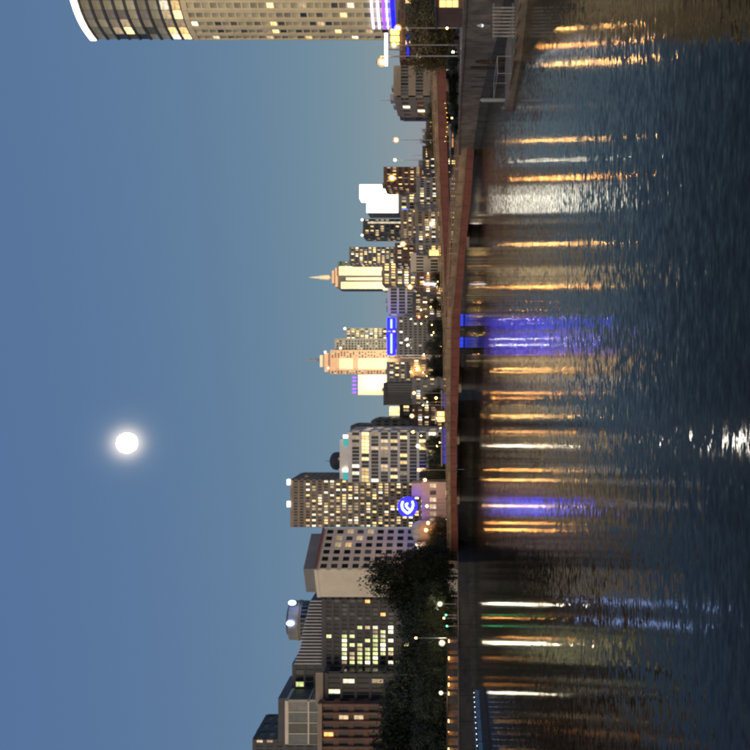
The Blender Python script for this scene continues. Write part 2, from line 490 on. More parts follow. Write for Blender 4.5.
    for u in pier_us:
        t = ray_on_line(u, A, B); x, y = A[0] + (B[0] - A[0]) * t, A[1] + (B[1] - A[1]) * t
        i = max(0, min(n, round(n * (t - ta) / (tb - ta)))); zt = st[i][4] - 0.01
        m = MB(); pts = []
        for s, (a0, a1) in ((width - 0.8, (0, 180)), (0.8, (180, 360))):
            for k in range(7):
                a = R(a0 + (a1 - a0) * k / 6)
                pts.append((x + bx * s + dx * 0.9 * math.cos(a) + bx * 0.9 * math.sin(a), y + by * s + dy * 0.9 * math.cos(a) + by * 0.9 * math.sin(a)))
        zb = -2 if depth_to_bank is None else GZ - 0.3
        m.prism(pts, zb, zt); pier = m.build('pier', M['conc_dark'], root)
        m = MB()
        ax, ay = x + bx * -0.2, y + by * -0.2
        m.obox((ax - dx * 1.3, ay - dy * 1.3), (ax + dx * 1.3, ay + dy * 1.3), -width + 0.2, 0.0, zt - 0.7, zt - 0.005)
        m.build('crosshead', M['conc'], pier)
    return root, st
lowA, lowB = (px_x(190, 237), 237.0), (px_x(634, 166), 166.0)
low_top = [(190, 447), (208, 447), (264, 446), (320, 445), (375, 443), (431, 443), (458, 446), (505, 448), (552, 450.5), (600, 456.5), (634, 461)]
low_mid = [(190, 451), (208, 450.5), (264, 450), (320, 449.5), (375, 450), (431, 451), (458, 454), (505, 458), (552, 462), (600, 466), (634, 469)]
low_bot = [(190, 458), (208, 458), (264, 456.5), (320, 457), (375, 459), (431, 460.5), (458, 462), (505, 466), (552, 471), (600, 474), (634, 476)]
low, low_st = bridge('road_bridge', 'low red girder road bridge with tan parapet crossing the river', lowA, lowB, 190, 634, low_top, low_mid, low_bot, 9.0, 46, [250, 310, 362, 508], None)
viaA, viaB = (px_x(190, 256), 256.0), (px_x(745, 176), 176.0)
via_top = [(190, 449), (320, 447), (400, 445), (431, 442), (458, 440.5), (505, 438.5), (552, 436), (615, 433), (671, 431), (745, 428)]
via_mid = [(190, 451), (320, 450), (400, 448.5), (431, 445), (458, 444), (505, 442.5), (552, 440), (615, 437.5), (671, 436), (745, 433)]
via_bot = [(190, 454.5), (320, 454), (400, 455), (431, 454), (458, 453), (505, 451), (552, 449), (615, 447), (671, 446), (745, 445)]
via, via_st = bridge('elevated_viaduct', 'upper red girder viaduct rising over the promenade behind the low bridge', viaA, viaB, 190, 745, via_top, via_mid, via_bot, 13.0, 56, [620, 665, 710], 1)
for u in (508, 400, 310):                                    # legs of the viaduct in the river
    t = ray_on_line(u, viaA, viaB); x, y = viaA[0] + (viaB[0] - viaA[0]) * t, viaA[1] + (viaB[1] - viaA[1]) * t
    m = MB(); m.tube((x, y + 3, -2), (x, y + 3, px_z(interp(via_bot, u), y) - 0.02), 0.8, 0.8, 12); m.build('pier', M['conc_dark'], via)

# ------------------------------------------------------------------ buildings
pane_cache = {}
def pane(w, h, key):
    k = (round(w, 2), round(h, 2), key)
    if k not in pane_cache:
        m = MB(); m.box(-w / 2, w / 2, 0, 0.05, -h / 2, h / 2); pane_cache[k] = m.mesh('window', M[key])
    return pane_cache[k]
def pick(mix):
    r = random.random(); acc = 0
    for k, p in mix:
        acc += p
        if r < acc: return k
    return mix[0][0]
M['l_cool'] = glow('lit_window_cool', (0.80, 0.90, 1.0), 1.1, 0.6, False)
DARK = [('glass', 0.8), ('glass2', 0.12), ('l_soft', 0.05), ('l_warm', 0.03)]
SOME = [('glass', 0.36), ('glass2', 0.12), ('blind', 0.05), ('l_soft', 0.25), ('l_warm', 0.13), ('l_white', 0.06), ('l_cool', 0.03)]
BUSY = [('glass', 0.22), ('glass2', 0.12), ('l_soft', 0.3), ('l_warm', 0.18), ('l_white', 0.14), ('l_cool', 0.04)]
win_count = {}
overflow = {}
def add_window(root, w_, h_, key, loc, ang):
    n_ = win_count.get(root.name, 0); win_count[root.name] = n_ + 1
    if n_ < 290:
        o = link('window', pane(w_, h_, key), root); o.location = loc; o.rotation_euler = (0, 0, ang)
    else:
        mb, keys = overflow.setdefault(root.name, (MB(), []))
        c, s_ = math.cos(ang), math.sin(ang); f0 = len(mb.f)
        dx_, dy_ = c * w_ / 2, s_ * w_ / 2
        mb.prism([(loc[0] - dx_, loc[1] - dy_), (loc[0] + dx_, loc[1] + dy_), (loc[0] + dx_ - s_ * 0.05, loc[1] + dy_ + c * 0.05), (loc[0] - dx_ - s_ * 0.05, loc[1] - dy_ + c * 0.05)], loc[2] - h_ / 2, loc[2] + h_ / 2)
        keys.extend([key] * (len(mb.f) - f0))
def flush_windows():
    for rn, (mb, keys) in overflow.items():
        ks = sorted(set(keys)); me = mb.mesh('windows', M[ks[0]])
        for k in ks[1:]: me.materials.append(M[k])
        for p, k in zip(me.polygons, keys): p.material_index = ks.index(k)
        tag(link('windows', me, bpy.data.objects[rn]), kind='stuff')
def facade(root, p0, p1, z0, z1, nx, ny, wall, mix, wf=0.62, hf=0.6, d=0.35, windows=True, fat=None):
    """piers and spandrels standing proud of the core, with a window pane in each bay"""
    L = math.dist(p0[:2], p1[:2]); ex, ey = (p1[0] - p0[0]) / L, (p1[1] - p0[1]) / L
    nxn, nyn = ey, -ex; bw, bh = L / nx, (z1 - z0) / ny
    ang = math.atan2(ey, ex)
    def along(s): return (p0[0] + ex * s, p0[1] + ey * s)
    ymid = (p0[1] + p1[1]) / 2 + root.location.y
    joined = min(bw, bh) * FPX / ymid < 5.5                  # too small to pick apart singly
    pw = bw * (1 - wf) / 2; sh = bh * (1 - hf) / 2
    pr = MB()
    for i in range(nx + 1):
        a, b = max(0, i * bw - pw), min(L, i * bw + pw)
        pr.obox(along(a), along(b), 0.0, d + 0.06, z0, z1)
        if not joined: pr.build('pier', wall, root); pr = MB()
    if joined: tag(pr.build('piers', wall, root), kind='stuff')
    sp = MB()
    for j in range(ny + 1):
        a, b = max(z0, z0 + j * bh - sh), min(z1, z0 + j * bh + sh)
        sp.obox(along(0), along(L), 0.0, d, a, b)
        if not joined: sp.build('spandrel', wall, root); sp = MB()
    if joined: tag(sp.build('spandrels', wall, root), kind='stuff')
    if not windows: return
    for j in range(ny):
        rowkey = pick(mix) if not callable(mix) and random.random() < 0.25 else None
        for i in range(nx):
            m_ = mix(i, j) if callable(mix) else mix
            key = rowkey if rowkey and random.random() < 0.6 else pick(m_)
            if callable(mix): key = pick(m_)
            c = along((i + 0.5) * bw)
            add_window(root, bw * wf * 0.985, bh * hf * 0.985, key, (c[0] + nxn * 0.09, c[1] + nyn * 0.09, z0 + (j + 0.5) * bh), ang)
def building(name, label, foot, vtop, wall, faces, cat='building', yref=None, zbase=None, roof=None, parapet=0.8, ztop=None, group=None, core=None):
    """foot: ccw list of (U,Y) corners seen from above; faces: {edge: (nx,ny,mix,wf,hf)}"""
    pts = [(px_x(u, y), y) for u, y in foot]
    cx = sum(p[0] for p in pts) / len(pts); cy = min(p[1] for p in pts)
    z0 = GZ if zbase is None else zbase
    z1 = ztop if ztop is not None else px_z(vtop, yref or foot[0][1])
    root = thing(name, label, cat, (cx, cy, z0), 0, group)
    q = [(p[0] - cx, p[1] - cy) for p in pts]; h = z1 - z0
    m = MB(); m.prism(q, -0.05, h); m.build('wall', core or wall, root)
    m = MB()
    for k in range(len(q)):
        m.obox(q[k], q[(k + 1) % len(q)], -0.4, 0.12, h - 0.3, h + parapet)
    m.build('parapet', wall, root)
    for e, spec in faces.items():
        nx, ny, mix, wf, hf = spec[:5]
        facade(root, q[e], q[(e + 1) % len(q)], 0.3, h - 0.4, nx, ny, wall, mix, wf, hf, *(spec[5:] or ()))
    root['h'] = h
    return root, q, h
def box_foot(u0, u1, y, depth):
    x0, x1 = px_x(u0, y), px_x(u1, y)
    f = lambda x, yy: 375 + FPX * x / yy
    return [(u0, y), (u1, y), (f(x1, y + depth), y + depth), (f(x0, y + depth), y + depth)]
def rect(root, mb_args, name, material):
    m = MB(); m.box(*mb_args); return m.build(name, material, root)

def tower_right():
    # tall hotel: bowed face that recedes to its river corner
    prof = [(711, 318), (716, 314.5), (723, 310.5), (731, 307), (740, 304), (750, 301.5), (762, 299), (778, 297), (800, 296), (830, 297)]
    pts = [(px_x(u, y), y) for u, y in prof]
    back = [(pts[-1][0] - 2, 345), (pts[0][0] + 17, 348)]
    allp = pts + back
    H = px_z(77, 301.5) - GZ; cx, cy = pts[4]
    root = thing('hotel_tower', 'tall tower with curved white-lit roof edge and blue light bands at its foot', 'tower', (cx, cy, GZ))
    q = [(p[0] - cx, p[1] - cy) for p in allp]
    zc = px_z(190, 308) - GZ                                    # where the stone grid gives way to the glass crown
    zb = px_z(396, 308) - GZ
    m = MB(); m.prism(q, 0, H); m.build('wall', M['grey'], root)
    # stone part
    nedge = len(pts) - 1
    floors = int((zc - zb) / 3.05)
    fh = (zc - zb) / floors
    TW = [('tglass', 0.56), ('glass2', 0.12), ('blind', 0.16), ('l_soft', 0.09), ('l_warm', 0.05), ('l_white', 0.02)]
    nwin = 0
    for e in range(nedge):
        a, b = q[e], q[e + 1]; L = math.dist(a, b)
        facade(root, a, b, zb, zc, 1, floors, M['beige'], TW, 0.52 if e else 0.62, 0.8, 0.4, e < 6)
    m = MB()
    for e in range(nedge): m.obox(q[e], q[e + 1], 0.0, 0.62, zc - 0.5, zc + 1.6)
    m.build('cornice', M['beige'], root)
    # glass crown: floor bands and panes
    n2 = 9; fh2 = (H - zc - 2.0) / n2
    for j in range(n2 + 1):
        m = MB(); z = zc + 1.6 + j * fh2
        for e in range(nedge): m.obox(q[e], q[e + 1], 0.0, 0.45, z - 0.5, min(z + 0.5, H - 0.02))
        m.build('floor_band', M['dkgrey'], root)
    CW = [('tglass', 0.62), ('glass2', 0.06), ('blind', 0.24), ('l_soft', 0.03), ('l_warm', 0.05)]
    CL = [('l_white', 0.35), ('l_warm', 0.4), ('l_soft', 0.25)]
    for e in range(6):
        a, b = q[e], q[e + 1]; L = math.dist(a, b); ex, ey = (b[0] - a[0]) / L, (b[1] - a[1]) / L
        for j in range(n2):
            key = pick(CL if (j < 2 and e < 5) else CW)
            o = link('window', pane(L * 0.94, fh2 - 1.1, key), root)
            o.location = ((a[0] + b[0]) / 2 + ey * 0.1, (a[1] + b[1]) / 2 - ex * 0.1, zc + 1.6 + (j + 0.5) * fh2)
            o.rotation_euler = (0, 0, math.atan2(ey, ex))
    m = MB()
    for e in range(nedge): m.obox(q[e], q[e + 1], -0.6, 0.75, H + 0.02, H + 2.3)
    m.build('roof_edge_light', M['led_warmwhite'], root)
    m = MB(); m.prism([(x * 0.9 + 1, y * 0.9 + 2) for x, y in q], H, H + 1.5); m.build('roof', M['dkgrey'], root)
    # broken line of small lights down the river corner
    for k in range(30):
        z = zb + (zc - zb) * (k + 0.5) / 30
        m = MB(); m.box(q[0][0] - 0.25, q[0][0] + 0.2, q[0][1] - 0.5, q[0][1] - 0.1, z - 1.3, z + 1.2); m.build('edge_light', M['l_white'], root)
    # coloured bands at the foot
    for v, key, hgt in ((371, 'led_pale', 0.8), (377, 'led_pale', 0.8), (382.5, 'led_purple', 0.9), (386, 'led_pale', 0.5), (392.5, 'led_blue', 2.0)):
        z = px_z(v, 300) - GZ
        m = MB()
        for e in range(2, nedge): m.obox(q[e], q[e + 1], 0.46, 1.1, z - hgt / 2, z + hgt / 2)
        m.build('light_band', M[key], root)
    # lower podium
    m = MB(); m.prism([(x - (1.0 if i < 9 else 0), y - 3.0 if i < 10 else y) for i, (x, y) in enumerate(q)], 0, zb); m.build('podium', M['tanwall'], root)
tower_right()

def simple(name, label, u0, u1, vtop, y, depth, wall, nx, ny, mix, wf=0.62, hf=0.6, side=None, snx=None, parapet=0.8, zbase=None):
    faces = {0: (nx, ny, mix, wf, hf)}
    snx = snx or max(2, int(nx * 0.6))
    left = (u0 + u1) / 2 < 375
    faces[1 if left else 3] = (snx, ny, side or mix, wf, hf)
    return building(name, label, box_foot(u0, u1, y, depth), vtop, wall, faces, yref=y, parapet=parapet, zbase=zbase)

# --- left part of the upright picture
W3, q, h = simple('office_block', 'dark grey block rising past the brown brick building', -14, 11, 254, 420, 30, M['dkgrey'], 6, 20, DARK)
W2, q, h = simple('office_block', 'off-white panelled block standing over the brown brick building', 6, 49, 287, 322, 30, M['offwhite'], 4, 2, [('blind', 0.7), ('glass2', 0.3)], 0.93, 0.93, zbase=px_z(330, 322))
m = MB(); m.box(-9, 9, 2, 26, h + 0.8, h + 4); m.build('roof_plant', M['dkgrey'], W2)
W1, q, h = building('brick_building', 'brown brick building with deep columns beside the lime-lit glass office', box_foot(-30, 46, 268, 30), 320, M['brown'],
    {0: (9, 9, [('glass', 0.86), ('l_soft', 0.06), ('l_orange', 0.04)], 0.6, 0.62), 1: (4, 9, DARK, 0.6, 0.6)}, yref=268)
for k in range(10):
    x = q[0][0] + (q[1][0] - q[0][0]) * k / 9
    rect(W1, (x - 0.45, x + 0.45, -1.2, -0.45, 0, h - 1), 'column', M['brown'])
m = MB(); m.box(q[0][0] - 0.6, q[1][0] + 0.6, -1.5, -0.42, h - 0.9, h + 0.6); m.build('cornice', M['tanwall'], W1)
W4, q, h = building('glass_office', 'black glass building with stone cornice between brick and lime-lit offices', box_foot(46, 77, 272, 30), 326, M['dkgrey'],
    {0: (6, 9, [('glass', 0.9), ('l_soft', 0.06), ('l_white', 0.04)], 0.85, 0.8), 1: (5, 9, DARK, 0.8, 0.8)}, yref=272)
m = MB(); m.box(q[0][0] - 0.2, q[1][0] + 0.5, -1.0, 0.4, h + 0.82, h + 3.4); m.build('cornice', M['tanwall'], W4)
W5, q, h = simple('glass_office', 'dark stepped glass block behind the stone cornice', 46, 86, 294, 335, 30, M['dkgrey'], 7, 4, [('glass', 0.85), ('glass2', 0.1), ('l_green', 0.05)], 0.86, 0.8, zbase=px_z(335, 335))
LIME = [('glass', 0.22), ('l_green', 0.55), ('l_white', 0.13), ('l_soft', 0.1)]
DK2 = [('glass', 0.86), ('glass2', 0.1), ('l_green', 0.04)]
def v1mix(i, j): return LIME if (7 < j < 15 and i < 11 and not (i > 8 and j > 12)) else ([('glass', 0.7), ('glass2', 0.2), ('l_orange', 0.06)] if i >= 11 else DK2)
V1, q, h = building('glass_office', 'glass office with rows of lime-lit windows and a finned roof', box_foot(77, 151, 280, 34), 324, M['dkgrey'],
    {0: (17, 17, v1mix, 0.78, 0.62), 1: (6, 17, DK2, 0.8, 0.62)}, yref=280)
x0, x1 = q[0][0], q[1][0]
for k in range(20):                                           # sloping roof screen of white fins
    t = k / 19; x = x0 + 3 + (x1 - x0 - 4) * t
    zt = h + 10.5 - 5.5 * t
    rect(V1, (x - 0.1, x + 0.1, 0.6, 1.5, h + 0.9, zt), 'roof_fin', M['white'])
m = MB(); m.prism([(x0 + 2, 2.0), (x1 - 1, 2.0), (x1 - 1, 22), (x0 + 2, 22)], h + 0.5, h, [h + 10, h + 5, h + 5, h + 10]); m.build('roof_house', M['dkgrey'], V1)
m = MB(); m.prism([(x0 + 2.4, 0.5), (x1 - 0.6, 0.5), (x1 - 0.6, 1.6), (x0 + 2.4, 1.6)], h + 4.7, h, [h + 10.7, h + 5.1, h + 5.1, h + 10.7]) if False else None
# round tower behind the fins
cyl = thing('round_tower', 'round grey tower with two blue-white roof lights behind the finned roof', 'tower', (px_x(130, 390), 390, GZ))
rad = 19 / FPX * 390; hh = px_z(283, 371) - GZ
m = MB(); m.tube((0, 0, 0), (0, 0, hh), rad, rad, 28); m.build('wall', M['grey'], cyl)
m = MB(); m.tube((0, 0, hh - 5), (0, 0, hh - 3.8), rad + 0.3, rad + 0.3, 28); m.build('ring', M['tanwall'], cyl)
m = MB(); m.tube((0, 0, hh), (0, 0, hh + 1.2), rad * 0.8, rad * 0.75, 24); m.build('roof', M['dkgrey'], cyl)
for a in range(14):
    t = R(180 + a * 13); m = MB(); m.box(-0.7, 0.7, -0.15, 0.1, -1.5, 1.5); o = m.build('window', M['glass'], cyl)
    o.location = (rad * 1.0 * math.cos(t), rad * math.sin(t), hh - 7.5); o.rotation_euler = (0, 0, t + R(90))
for uu, vv in ((142, 288), (121, 286)):
    m = MB(); x = px_x(uu, 372) - px_x(130, 390); m.ball((x, -rad - 0.2, px_z(vv, 371) - GZ), 1.1, sz=1.6); m.build('roof_light', M['roof_blue'], cyl)
# corner grid office
U1, q, h = building('office_block', 'pale corner office with square window grid and one blank side wall', [(153, 268), (180, 262), (221, 279), (196, 300)], 316.5, M['offwhite'],
    {1: (6, 13, [('glass', 0.66), ('glass2', 0.25), ('l_soft', 0.05), ('l_warm', 0.04)], 0.68, 0.6)}, yref=262)
cx, cy = (q[0][0] + q[2][0]) / 2, (q[0][1] + q[2][1]) / 2
m = MB(); m.prism([(cx + (p[0] - cx) * 0.86, cy + (p[1] - cy) * 0.86) for p in q], h + 0.1, h + 4.6); rp_ = m.build('roof_house', M['grey'], U1)
m = MB()
m.obox(q[1], q[2], 0.5, 0.8, h + 0.1, h + 0.75); m.build('red_fascia', M['red'], U1)
m = MB(); m.obox((q[1][0] + (q[2][0] - q[1][0]) * 0.1, q[1][1] + (q[2][1] - q[1][1]) * 0.1 + 2), (q[2][0], q[2][1] + 2), 0, 0.3, h + 1, h + 2.2)
# hotel with bright windows
HOTEL = [('glass', 0.27), ('glass2', 0.1), ('blind', 0.06), ('l_soft', 0.27), ('l_warm', 0.16), ('l_white', 0.14)]
def hotelmix(i, j): return [('glass', 0.75), ('glass2', 0.25)] if j >= 25 else HOTEL
Q1, q, h = building('hotel_block', 'tall pale block dotted with bright windows and two white roof lights', box_foot(223, 270, 372, 26), 292, M['tanwall'],
    {0: (17, 27, hotelmix, 0.62, 0.6), 1: (6, 27, DARK, 0.6, 0.6)}, yref=372)
for uu in (246, 268):
    m = MB(); x = px_x(uu, 372) - (px_x(223, 372) + px_x(270, 372) + px_x(375 + (270 - 375) * 372 / 398, 398) + px_x(375 + (223 - 375) * 372 / 398, 398)) / 4
    m.box(x - 1.2, x + 1.2, -0.7, 0.3, h + 0.9, h + 2.2); m.build('roof_light', M['led_white'], Q1)
# white framed building
P1, q, h = building('framed_office', 'white framed building with dark paired windows and teal roof lights', box_foot(268, 318, 322, 28), 350, M['white'],
    {0: (14, 11, [('glass', 0.62), ('glass2', 0.1), ('l_soft', 0.12), ('l_warm', 0.1), ('l_white', 0.06)], 0.82, 0.74), 1: (6, 11, SOME, 0.8, 0.74)}, yref=322)
rect(P1, (q[0][0] + 1, q[1][0] - 3, 1.0, 20, h + 0.5, h + 4.3), 'roof_house', M['white'])
for x, key in ((q[0][0] + 2.4, 'led_cyan'), (q[0][0] + 16, 'led_cyan')):
    rect(P1, (x - 1.6, x + 1.6, 0.2, 0.95, h + 1.0, h + 2.8), 'roof_light', M[key])
    rect(P1, (x + 1.65, x + 2.9, 0.2, 0.95, h + 1.0, h + 2.8), 'roof_light', M['led_warmwhite'])
R1 = thing('domed_tower', 'dark round-topped tower behind the white framed building', 'tower', (px_x(289, 420), 420, GZ))
hh = px_z(336, 420) - GZ; rr = 9 / FPX * 420
m = MB(); m.tube((0, 0, 0), (0, 0, hh), rr, rr, 20); m.build('wall', M['dkgrey'], R1)
m = MB(); m.ball((0, 0, hh), rr, 20, 10, 0.7); m.build('dome', M['dkgrey'], R1, True)
for k in range(9):
    t_ = R(190 + k * 20)
    for zz in (3, 6.5, 10):
        m = MB(); m.box(-0.6, 0.6, -0.12, 0.1, -1.1, 1.1); o = m.build('window', M['glass2'] if (k + zz) % 4 else M['l_soft'], R1)
        o.location = (rr * math.cos(t_), rr * math.sin(t_), hh - zz); o.rotation_euler = (0, 0, t_ + R(90))
m = MB(); m.tube((0, 0, hh + rr * 0.68), (0, 0, hh + rr * 0.68 + 3), 0.25, 0.08, 6); m.build('finial', M['steel'], R1)
O1, q, h = simple('office_block', 'charcoal block with a bright white roof lamp behind the white frame', 304, 324, 352, 440, 24, M['dkgrey'], 6, 15, [('glass', 0.72), ('glass2', 0.1), ('l_soft', 0.1), ('l_white', 0.08)])
for dz, r_ in ((2.6, 1.3), (-2.2, 0.9)):
    m = MB(); m.ball((q[0][0] - 1.0, -0.6, h + 4.5 + dz - 4), r_); m.build('roof_light', M['led_white'], O1)
O2, q, h = simple('office_block', 'low charcoal block stepping down towards the yellow-lit box', 318, 330, 374, 400, 24, M['dkgrey'], 4, 10, DARK)
N2, q, h = simple('office_block', 'small building crowned by a yellow-lit box', 331, 345, 401, 420, 20, M['dkgrey'], 4, 6, SOME)
rect(N2, (-1.8, 2.6, 1, 8, h + 0.9, h + 6.2), 'lit_box', M['l_warm'])
N1, q, h = building('office_block', 'dark ribbed block in front of the floodlit cream slab', box_foot(345, 367, 400, 24), 385, M['dkgrey'],
    {0: (9, 1, [('glass', 0.7), ('glass2', 0.3)], 0.55, 0.96), 1: (6, 1, DARK, 0.55, 0.96)}, yref=400)
N3, q, h = simple('office_block', 'dark low office with scattered lamps left of the white mast', 367, 388, 388, 462, 24, M['grey'], 9, 12, [('glass', 0.7), ('l_soft', 0.15), ('l_warm', 0.1), ('l_white', 0.05)])
# blue lit building
BLUEB = [('glass', 0.66), ('glass2', 0.2), ('l_soft', 0.06), ('l_white', 0.05), ('l_orange', 0.03)]
J1, q, h = simple('office_block', 'grey block crowned with a glowing blue light band', 395, 433, 398, 462, 26, M['grey'], 14, 12, BLUEB, 0.6, 0.6)
jl = q[0][0]; jw = q[1][0] - q[0][0]
for t0, t1 in ((0.0, 0.6), (0.66, 0.98)):
    bb = rect(J1, (jl + jw * t0, jl + jw * t1, -0.9, 2.0, h + 1.6, h + 6.2), 'blue_light_band', M['led_blue'])
    rect(bb, (jl + jw * (t0 + 0.04), jl + jw * (t1 - 0.04), -1.3, -0.93, h + 3.2, h + 4.3), 'core_tube', M['led_blue_core'])
# framed grid
I1, q, h = simple('framed_office', 'building with a white square lattice and small blue lights', 436, 462, 389, 480, 22, M['white'], 8, 8, [('glass', 0.72), ('glass2', 0.1), ('l_blue', 0.06), ('l_white', 0.12)], 0.78, 0.76)
# towers far behind
K1, q, h = simple('office_tower', 'slim dark tower with gold-lit window columns beside the masted tower', 404, 422, 346, 1330, 40, M['grey'], 8, 24, BUSY, 0.6, 0.6)
m = MB(); m.ball((q[1][0] - 1, 0, h + 2), 2.0); m.build('beacon', M['led_warmwhite'], K1)
def l_tower():
    Y = 1250
    X0 = px_x(388, Y)
    root = thing('office_tower', 'floodlit pink and cream tower topped by a tall mast', 'tower', (X0, Y, GZ))
    def P(u): return px_x(u, Y) - X0
    def Z(v): return px_z(v, Y) - GZ
    rect(root, (P(376), P(400), 0, 40, 0, Z(330)), 'wall', M['pinkstone'])
    rect(root, (P(400.1), P(412), 6, 44, 0, Z(334)), 'side_wing', M['grey'])
    rect(root, (P(378), P(397), 4, 34, Z(330), Z(324)), 'crown', M['pinkstone'])
    rect(root, (P(383), P(395), 8, 28, Z(324), Z(319)), 'lantern', M['cream'])
    m = MB(); m.tube((P(390), 15, Z(319)), (P(390), 15, Z(303)), 1.6, 0.5, 8); mast = m.build('mast', M['steel'], root)
    for v, r_ in ((315, 3.2), (310, 2.4)):
        m = MB(); m.tube((P(390), 15, Z(v)), (P(390), 15, Z(v - 0.8)), r_, r_, 10); m.build('mast_ring', M['steel'], mast)
    for v0, v1 in ((387, 358), (353, 339)):
        rect(root, (P(380.2), P(391.8), -0.9, -0.05, Z(v0), Z(v1)), 'cream_panel', M['cream'])
    # frame lines and small windows
    fr = MB()
    for k in range(26):
        v = 331 + k * 3.0
        fr.box(P(376.2), P(399.8), -0.5, -0.06, Z(v) - 1.0, Z(v) + 1.0)
    fr.build('spandrels', M['pinkstone'], root)
    for k in range(25):
        for uu in (377, 378.6, 393, 394.6, 396.2, 397.8):
            o = link('window', pane(1.7, 2.3, pick([('glass', 0.7), ('l_soft', 0.3)])), root)
            o.location = (P(uu), -0.12, Z(332.5 + k * 3.0))
    for k in range(20):
        for uu in (401.5, 404, 406.5, 409):
            o = link('window', pane(2.6, 2.6, pick([('glass', 0.6), ('glass2', 0.3), ('l_soft', 0.1)])), root)
            o.location = (P(uu), 5.9, Z(337 + k * 3.0))
    for uu, v, r_ in ((398, 325, 1.8), (402, 340, 1.6), (382, 328, 1.4)):
        m = MB(); m.ball((P(uu), 2.0 if v < 332 else 5, Z(v)), r_); m.build('beacon', M['led_warmwhite'], root)
l_tower()
def m_slab():
    Y = 1190; X0 = px_x(365, Y)
    root = thing('office_slab', 'plain floodlit cream slab with purple lamps along its roof', 'building', (X0, Y, GZ))
    def P(u): return px_x(u, Y) - X0
    def Z(v): return px_z(v, Y) - GZ
    rect(root, (P(355), P(375.2), 0, 30, 0, Z(358)), 'wall', M['cream'])
    for k in range(1, 10):
        rect(root, (P(355.3), P(375), -0.35, -0.04, Z(358 + k * 3.2) - 0.25, Z(358 + k * 3.2) + 0.25), 'joint_rail', M['beige'])
    rect(root, (P(356), P(374), 2, 26, Z(358), Z(356.6)), 'roof', M['dkgrey'])
    for u in (357.5, 361, 365, 369, 372.5):
        m = MB(); m.tube((P(u), 3, Z(356.6)), (P(u), 3, Z(352)), 1.3, 1.3, 8); m.build('roof_lamp', M['led_purple'], root)
m_slab()
def g_tower():
    Y = 1300; X0 = px_x(475, Y)
    root = thing('spire_tower', 'floodlit cream tower with stepped crown and lit spire', 'tower', (X0, Y, GZ))
    def P(u): return px_x(u, Y) - X0
    def Z(v): return px_z(v, Y) - GZ
    rect(root, (P(461), P(484), 0, 38, 0, Z(339)), 'wall', M['dkgrey'])
    rect(root, (P(484.1), P(489.5), 8, 40, 0, Z(337)), 'glass_wing', M['teal'])
    for u0, u1, vt in ((461, 468, 341), (469.6, 472.4, 346), (474.4, 483.6, 339)):
        rect(root, (P(u0), P(u1), -2.2, -0.05, Z(383), Z(vt)), 'lit_bay', M['cream'])
        n = max(2, int((u1 - u0) / 1.3))
        for k in range(n):
            uu = u0 + (u1 - u0) * (k + 0.5) / n
            rect(root, (P(uu) - 0.35, P(uu) + 0.35, -2.6, -2.25, Z(382), Z(vt + 1)), 'rib', M['cream'])
    rect(root, (P(459.5), P(485), -3.5, 36, 0, Z(383)), 'podium', M['cream'])
    rect(root, (P(463.5), P(482.5), 3, 34, Z(339), Z(335)), 'crown', M['pinkstone'])
    rect(root, (P(467), P(480), 6, 30, Z(335), Z(331.5)), 'crown_step', M['pinkstone'])
    m = MB(); m.tube((P(473.8), 16, Z(331.5)), (P(473.8), 16, Z(318)), 5.0, 3.4, 10); drum = m.build('spire_drum', M['cream'], root)
    m = MB(); m.tube((P(473.8), 16, Z(318)), (P(473.8), 16, Z(307)), 2.8, 0.3, 10); m.build('spire', M['cream'], drum)
    for k in range(14):
        for uu in (485.2, 486.8, 488.4):
            o = link('window', pane(2.0, 3.4, pick([('glass', 0.8), ('l_soft', 0.2)])), root); o.location = (P(uu), 7.9, Z(340 + k * 5.5))
g_tower()
def floodlight(label, pos, aim, energy, size, colour=(1.0, 0.84, 0.52)):
    root = thing('floodlight', label, 'floodlight', pos)
    d = (Vector(aim) - Vector(pos)).normalized()
    m = MB(); m.box(-0.8, 0.8, -0.5, 0.5, 0, 0.35); m.build('base', M['dkgrey'], root)
    m = MB(); m.tube(Vector((0, 0, 0.9)) - d * 0.5, Vector((0, 0, 0.9)) + d * 0.1, 0.5, 0.7, 10); m.build('housing', M['dkgrey'], root)
    ld = bpy.data.lights.new('flood_beam', 'SPOT'); ld.energy = energy; ld.color = colour; ld.spot_size = R(size); ld.spot_blend = 0.4
    ld.shadow_soft_size = 0.7
    lo = link('flood_beam', ld, root); lo.location = Vector((0, 0, 0.9)) + d * 1.0
    lo.rotation_euler = d.to_track_quat('-Z', 'Y').to_euler()
GT = px_x(473, 1300); LT = px_x(388, 1250); MS = px_x(365, 1190)
floodlight('floodlight aimed at the cream tower with the spire', (GT + 8, 1130, 60), (GT, 1300, 175), 3.2e6, 62)
floodlight('floodlight aimed at the pink and cream masted tower', (LT + 5, 1100, 60), (LT, 1250, 165), 1.5e6, 50)
floodlight('floodlight aimed at the plain cream slab', (MS - 6, 1060, 60), (MS, 1190, 130), 1.15e6, 44)

